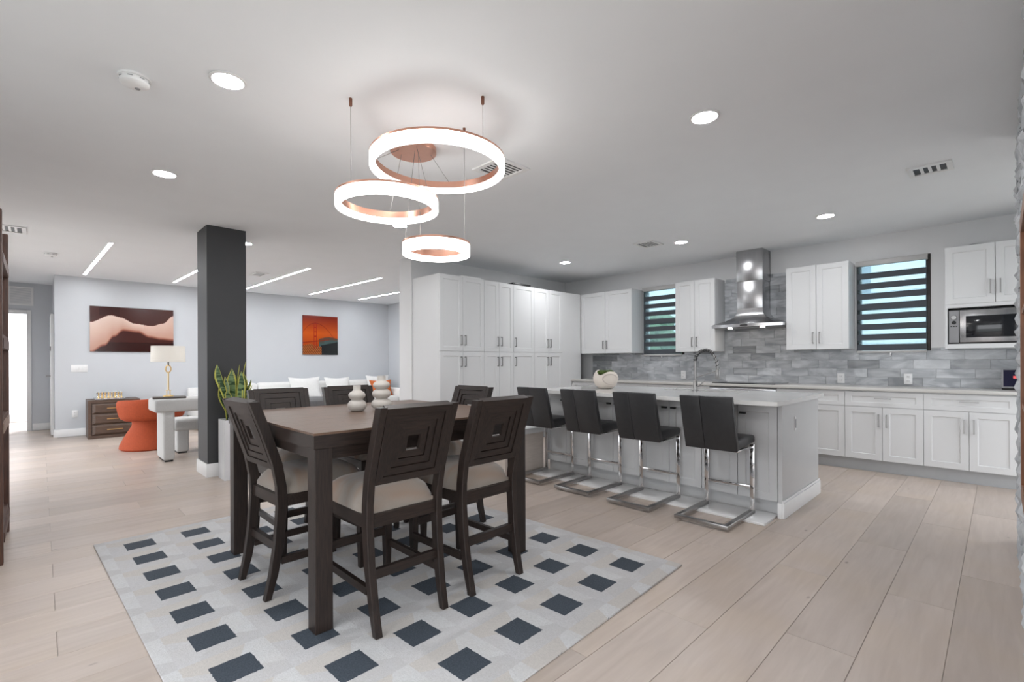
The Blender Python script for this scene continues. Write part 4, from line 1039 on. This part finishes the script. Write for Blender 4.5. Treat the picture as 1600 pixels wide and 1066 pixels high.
for side, (m, rows, word) in enumerate((('gold', ((0, 'k'), (1, 'p')), 'gold'), ('silver_piece', ((7, 'k'), (6, 'p')), 'silver'))):
    for row, kind in rows:
        for i in range(8):
            o = put('chess_piece', cm[m, kind], None, (0.82 - 0.1435 + 0.041 * i, 10.38 - 0.1435 + 0.041 * row, 0.6409))
            tag(o, '%s %s standing on the chess board' % ('tall' if kind == 'k' else 'small', word + (' chess piece' if kind == 'k' else ' chess pawn')), 'chess piece', '%s %s on the chess board' % (word, 'back-row pieces' if kind == 'k' else 'pawns'))

# orange sculptural chair: curved shell on a flared base, waist between
oc = thing('barrel_chair', 'burnt orange velvet sculptural barrel chair with pinched waist', 'chair', (1.145, 8.53, 0), 0)
def shell(profs, n, a0, a1, th, zmod):
    g = G(); outer = []; inner = []
    for i in range(n + 1):
        a = a0 + (a1 - a0) * i / n; co, ci = [], []
        for r, z in profs:
            zz = zmod(a, z); co.append(g.bm.verts.new((r * math.cos(a), r * math.sin(a), zz))); ci.append(g.bm.verts.new(((r - th) * math.cos(a), (r - th) * math.sin(a), zz)))
        outer.append(co); inner.append(ci)
    k = len(profs)
    for i in range(n):
        for j in range(k - 1):
            g.bm.faces.new((outer[i][j], outer[i + 1][j], outer[i + 1][j + 1], outer[i][j + 1])); g.bm.faces.new((inner[i][j], inner[i][j + 1], inner[i + 1][j + 1], inner[i + 1][j]))
        g.bm.faces.new((outer[i][k - 1], outer[i + 1][k - 1], inner[i + 1][k - 1], inner[i][k - 1])); g.bm.faces.new((outer[i][0], inner[i][0], inner[i + 1][0], outer[i + 1][0]))
    for c_o, c_i in ((outer[0], inner[0]), (outer[n], inner[n])):
        for j in range(k - 1): g.bm.faces.new((c_o[j], c_o[j + 1], c_i[j + 1], c_i[j]))
    return g
pr = [(0.315, 0.405), (0.365, 0.435), (0.385, 0.47), (0.40, 0.54), (0.415, 0.64), (0.412, 0.70), (0.395, 0.735)]
shell(pr, 30, math.radians(-170), math.radians(75), 0.10, lambda a, z: z - (max(0, z - 0.46)) * 0.18 * abs(math.sin((a + 0.8) / 2)) ).build('backrest', 'orange_velvet', oc, smooth=True)
G().lathe([(0.355, 0.0), (0.375, 0.02), (0.37, 0.06), (0.33, 0.15), (0.275, 0.25), (0.235, 0.32), (0.228, 0.36), (0.24, 0.41), (0.245, 0.44), (0.235, 0.455)], 40).build('base', 'orange_velvet', oc, smooth=True)

# boucle console with tray and lamp, boucle stool under it
cn = thing('console_table', 'thick white boucle console table on block legs left of the column', 'console table', (0.975, 7.08, 0))
G().box(0, 0.95, 0, 0.50, 0.605, 0.765).build('top', 'boucle', cn, bevel=0.032, seg=4)
for xx in (0.085, 0.745): G().box(xx, xx + 0.12, 0.02, 0.48, 0.018, 0.64).build('leg', 'boucle', cn, bevel=0.03, seg=4); G().box(xx + 0.02, xx + 0.10, 0.04, 0.46, 0, 0.02).build('foot', 'black', cn)
sl = thing('boucle_stool', 'white boucle stool with block legs pushed behind the console', 'stool', (1.55, 7.80, 0))
G().box(-0.30, 0.30, -0.17, 0.25, 0.30, 0.46).build('seat', 'boucle', sl, bevel=0.05, seg=4)
for xx in (-0.26, 0.12): G().box(xx, xx + 0.14, -0.14, 0.2, 0.018, 0.32).build('leg', 'boucle', sl, bevel=0.025, seg=3); G().box(xx + 0.02, xx + 0.12, -0.12, 0.18, 0, 0.02).build('foot', 'black', sl)
tr = G().box(-0.17, 0.17, -0.13, 0.13, 0.0, 0.022).build('serving_tray', 'tray_dark', loc=(1.155, 7.30, 0.766), bevel=0.006, rot=-0.12); tag(tr, 'dark flat tray under the brass table lamp', 'tray')
lp = thing('table_lamp', 'brass table lamp with ring stem and white shade on the console', 'lamp', (1.145, 7.30, 0.7885), 0.78)
G().lathe([(0.055, 0), (0.055, 0.012), (0.03, 0.018), (0.006, 0.022)], 28).build('base', 'gold', lp, smooth=True)
G().lathe([(0.03, 0.075), (0.032, 0.079), (0.03, 0.083)], 24).build('collar', 'gold', lp)
for k in range(4): G().tube([(0.024 * math.cos(k * PI / 2), 0.024 * math.sin(k * PI / 2), 0.018), (0.024 * math.cos(k * PI / 2), 0.024 * math.sin(k * PI / 2), 0.076)], 0.003, 6).build('stem_strut', 'gold', lp)
G().tube([(0, 0, 0.08), (0, 0, 0.305)], 0.008, 10).build('stem', 'gold', lp, smooth=True)
G().tube([(0.045 * math.cos(2 * PI * i / 28), 0, 0.345 + 0.045 * math.sin(2 * PI * i / 28)) for i in range(28)], 0.007, 8, True).build('stem_ring', 'gold', lp, smooth=True)
G().tube([(0, 0, 0.385), (0, 0, 0.46)], 0.009, 10).build('neck', 'tray_dark', lp, smooth=True)
G().lathe([(0.18, 0.43), (0.175, 0.63), (0.171, 0.63), (0.176, 0.43)], 48, cap=False).build('lamp_shade', 'lamp_shade', lp, smooth=True)
G().lathe([(0.02, 0.46), (0.02, 0.50), (0.028, 0.54), (0.0, 0.57)], 16, cap=False).build('bulb', 'glow_bulb', lp, smooth=True)

# sofa and cushions
sf = thing('sofa', 'long white sofa along the blue living room wall', 'sofa', (1.98, 9.80, 0)); SW = 4.2
G().box(0, SW, 0, 0.97, 0.06, 0.26).build('base', 'sofa_white', sf, bevel=0.03, seg=3)
for k in range(2):
    xx = 0 if k == 0 else SW - 0.22; G().box(xx, xx + 0.22, 0, 0.97, 0.06, 0.60).build('arm', 'sofa_white', sf, bevel=0.05, seg=3)
cw = (SW - 0.44) / 4
for k in range(4):
    xx = 0.22 + cw * k
    G().box(xx + 0.004, xx + cw - 0.004, 0.0, 0.68, 0.262, 0.43).build('seat_cushion', 'sofa_white', sf, bevel=0.045, seg=3)
    G().box(xx + 0.004, xx + cw - 0.004, 0.68, 0.95, 0.262, 0.80).build('back_cushion', 'sofa_white', sf, bevel=0.07, seg=3)
G().box(0.0, SW, 0.88, 0.97, 0.06, 0.74).build('back_frame', 'sofa_white', sf, bevel=0.03, seg=3)
for xx in (0.1, SW - 0.1):
    for yy in (0.1, 0.87): G().lathe([(0.03, 0), (0.035, 0.065)], 12).build('foot', 'black', sf, (xx, yy, 0))
def pillow(name, loc, w, h, rz, tilt, m, label, d=0.09):
    g = G(); n = 12; U = {}
    for s in (1, -1):
        for i in range(n + 1):
            for j in range(n + 1):
                u, v = -1 + 2 * i / n, -1 + 2 * j / n; e = max(0, (1 - u * u) * (1 - v * v)) ** 0.42
                k = 1 + 0.10 * (abs(u) * abs(v)) ** 2 - 0.05 * ((1 - u * u) * v * v + (1 - v * v) * u * u)
                if s == -1 and (i in (0, n) or j in (0, n)): U[s, i, j] = U[1, i, j]
                else: U[s, i, j] = g.bm.verts.new((u * w / 2 * k, s * d * e, h / 2 + v * h / 2 * k))
        for i in range(n):
            for j in range(n):
                f = (U[s, i, j], U[s, i + 1, j], U[s, i + 1, j + 1], U[s, i, j + 1]); g.bm.faces.new(f if s < 0 else f[::-1])
    o = g.build(name, m, None, loc, smooth=True, rot=(tilt, 0, rz)); return tag(o, label, 'cushion')
pillow('throw_pillow', (4.02, 10.28, 0.435), 0.62, 0.46, 0.06, -0.25, 'sofa_white', 'large white cushion at the left of the sofa back')
pillow('throw_pillow', (4.72, 10.28, 0.435), 0.52, 0.44, -0.05, -0.25, 'sofa_white', 'white cushion on the sofa beside the large white one')
pillow('throw_pillow', (5.72, 10.30, 0.435), 0.52, 0.46, -0.1, -0.25, 'sofa_white', 'white cushion at the right end of the sofa behind the tall vase')
pillow('throw_pillow', (5.66, 10.05, 0.435), 0.50, 0.36, -0.05, -0.3, 'orange_fabric', 'orange cushion on the sofa behind the tall vase')
pf = thing('pouf', 'dark grey rounded pouf between the table and the sofa', 'pouf', (3.02, 7.52, 0))
G().lathe([(0.24, 0.0), (0.28, 0.03), (0.30, 0.2), (0.30, 0.5), (0.27, 0.62), (0.2, 0.665), (0.02, 0.675)], 40).build('cushion', 'grey_fabric', pf, smooth=True)
G().lathe([(0.303, 0.32), (0.306, 0.33), (0.303, 0.34)], 40, cap=False).build('piping', 'black', pf, smooth=True)

# ================================================================ snake plant in tall planter
sp_ = thing('potted_snake_plant', 'snake plant in a tall white square planter in front of the column', 'plant', (1.455, 5.655, 0))
g = G(); hw = 0.118; hp = 0.615
g.box(-hw, hw, -hw, hw, 0.0005, hp - 0.06); 
for a in ((-hw, hw, -hw, -hw + 0.014), (-hw, hw, hw - 0.014, hw), (-hw, -hw + 0.014, -hw + 0.014, hw - 0.014), (hw - 0.014, hw, -hw + 0.014, hw - 0.014)): g.box(*a, hp - 0.06, hp)
g.build('planter', 'planter_white', sp_)
G().box(-hw + 0.015, hw - 0.015, -hw + 0.015, hw - 0.015, hp - 0.0595, hp - 0.02).build('soil', 'soil', sp_)
def leaf(x, y, H, lean, az, w):
    n = 14; g = G(); ca, sa = math.cos(az), math.sin(az); rows = []
    for i in range(n + 1):
        t = i / n; ww = w * (0.55 + 0.9 * t - 0.2 * t * t) * (1 - max(0, (t - 0.72) / 0.28) ** 2.0) + 0.0012
        out = lean * t ** 1.6 * H + 0.012 * math.sin(t * 9 + az * 3); z = hp - 0.05 + H * t; cup = 0.25 * ww; tw = az + 0.5 * math.sin(t * 3 + az)
        cx, cy = x + out * ca, y + out * sa; tx, ty = -math.sin(tw), math.cos(tw); row = []
        for u, c in ((-1, cup), (-0.72, cup * 0.5), (0, 0), (0.72, cup * 0.5), (1, cup)):
            row.append((cx + tx * u * ww + ca * c, cy + ty * u * ww + sa * c, z))
        rows.append(row)
    V = [[g.bm.verts.new(p) for p in r] for r in rows]; B = [[g.bm.verts.new((p[0] - 0.003 * ca, p[1] - 0.003 * sa, p[2])) for p in r] for r in rows]
    for i in range(n):
        for j in range(4):
            f = g.bm.faces.new((V[i][j], V[i][j + 1], V[i + 1][j + 1], V[i + 1][j])); f.material_index = 1 if j in (0, 3) else 0
            f = g.bm.faces.new((B[i][j], B[i + 1][j], B[i + 1][j + 1], B[i][j + 1])); f.material_index = 1 if j in (0, 3) else 0
        for j in (0, 4): f = g.bm.faces.new((V[i][j], V[i + 1][j], B[i + 1][j], B[i][j])); f.material_index = 1
    g.build('leaf', ['leaf_green', 'leaf_edge'], sp_, smooth=True)
for a in ((-0.05, 0.0, 0.62, 0.20, 2.4, 0.036), (-0.02, -0.03, 0.56, 0.06, 4.2, 0.040), (0.02, 0.0, 0.62, 0.05, 5.6, 0.036), (0.05, -0.02, 0.655, 0.10, -0.8, 0.034), (0.06, 0.03, 0.52, 0.10, 0.2, 0.036),
          (0.0, 0.05, 0.58, 0.05, 1.5, 0.036), (-0.06, 0.03, 0.44, 0.18, 2.9, 0.032), (0.02, -0.06, 0.48, 0.10, 4.9, 0.034), (0.07, -0.05, 0.40, 0.20, -0.5, 0.030), (-0.04, -0.06, 0.36, 0.18, 4.0, 0.032), (0.0, 0.01, 0.52, 0.02, 3.9, 0.034),
          (-0.05, -0.05, 0.50, 0.10, 3.6, 0.034), (0.05, -0.06, 0.55, 0.06, 4.6, 0.034), (0.0, -0.07, 0.30, 0.2, 4.7, 0.028), (0.06, 0.0, 0.46, 0.2, -0.2, 0.03)): leaf(*a)

# ================================================================ wooden rack at the left edge
rk = thing('shelf_rack', 'tall dark rustic wooden shelf rack at the left edge', 'shelf', (-0.16, 4.17, 0))
for yy in (0.0, 0.80):
    for xx in (-0.06, -0.58): G().box(xx, xx + 0.06, yy, yy + 0.06, 0, 2.13).build('post', 'rustic_wood', rk, bevel=0.004)
for zz in (0.12, 0.78, 1.30, 1.82): 
    G().box(-0.575, -0.005, 0.005, 0.855, zz + 0.06, zz + 0.09).build('shelf_board', 'rustic_wood', rk)
    G().box(-0.05, 0.004, 0.061, 0.799, zz, zz + 0.059).build('rail', 'rail_wood' if abs(zz - 0.78) < 0.01 else 'rustic_wood', rk)

# ================================================================ stone wall at the right edge with wooden niche frame
SX0, SX1 = 1.35, 4.60
sw_ = struct(G().box(SX0, SX1, -0.42, -0.105, 0, ZC).build('wall_stone', 'mortar'), 'white split-face stone wall at the right edge')
NX0, NX1, NZ0, NZ1 = 1.75, 3.42, 0.53, 1.88
stone_meshes = []
for k in range(14):
    w = 0.22 + 0.02 * k; g = G(); h = 0.086; nx = 4; rows = []
    for j in (0, 1, 2):
        for i in range(nx + 1): rows.append((w * i / nx, random.uniform(0.016, 0.046) if 0 < i < nx and j == 1 else random.uniform(0.012, 0.032), h * j / 2))
    vs = rows + [(w * i / nx, 0.0, h * j / 2) for j in (0, 2) for i in (0, nx)]
    fs = []
    for j in range(2):
        for i in range(nx): a = j * (nx + 1) + i; fs.append((a, a + 1, a + nx + 2, a + nx + 1))
    b0 = len(rows)
    fs.append(tuple([b0 + 1, b0] + list(range(0, nx + 1)))); fs.append(tuple([b0 + 2, b0 + 3] + [2 * (nx + 1) + i for i in range(nx, -1, -1)]))
    fs.append((b0, b0 + 2, 2 * (nx + 1), nx + 1, 0)); fs.append((b0 + 1, nx, 2 * nx + 1, 3 * nx + 2, b0 + 3)); fs.append((b0, b0 + 1, b0 + 3, b0 + 2))
    g.poly(vs, fs); stone_meshes.append((w, g.mesh('stone', 'stone_white')))
for r in range(30):
    z0 = r * 0.089
    if z0 + 0.086 > ZC: break
    x = SX1
    while x > SX0 + 0.1:
        w, me = random.choice(stone_meshes)
        if x - w < SX0: break
        if not (x - w < NX1 and x > NX0 and z0 < NZ1 and z0 + 0.086 > NZ0): put('stone', me, sw_, (x - w, -0.105, z0))
        x -= w + 0.003
nf = thing('niche_frame', 'brown wooden framed niche with dark red back set in the stone wall', 'frame', (NX0, -0.105, NZ0))
w, h = NX1 - NX0, NZ1 - NZ0
for nm, a in (('stile', (0.0, 0.07, 0, 0.036, 0, h)), ('stile', (w - 0.07, w, 0, 0.036, 0, h)), ('rail', (0.07, w - 0.07, 0, 0.036, 0, 0.07)), ('rail', (0.07, w - 0.07, 0, 0.036, h - 0.07, h))):
    G().box(*a).build(nm, 'frame_wood', nf, bevel=0.003)
G().box(0.07, w - 0.07, 0.0, 0.01, 0.07, h - 0.07).build('back_panel', 'niche_red', nf)
for k in (1, 2): G().box(0.07, w - 0.07, 0.01, 0.032, h * k / 3 - 0.012, h * k / 3 + 0.012).build('shelf', 'frame_wood', nf)
print('planks', nplank, 'objects', len(D.objects))
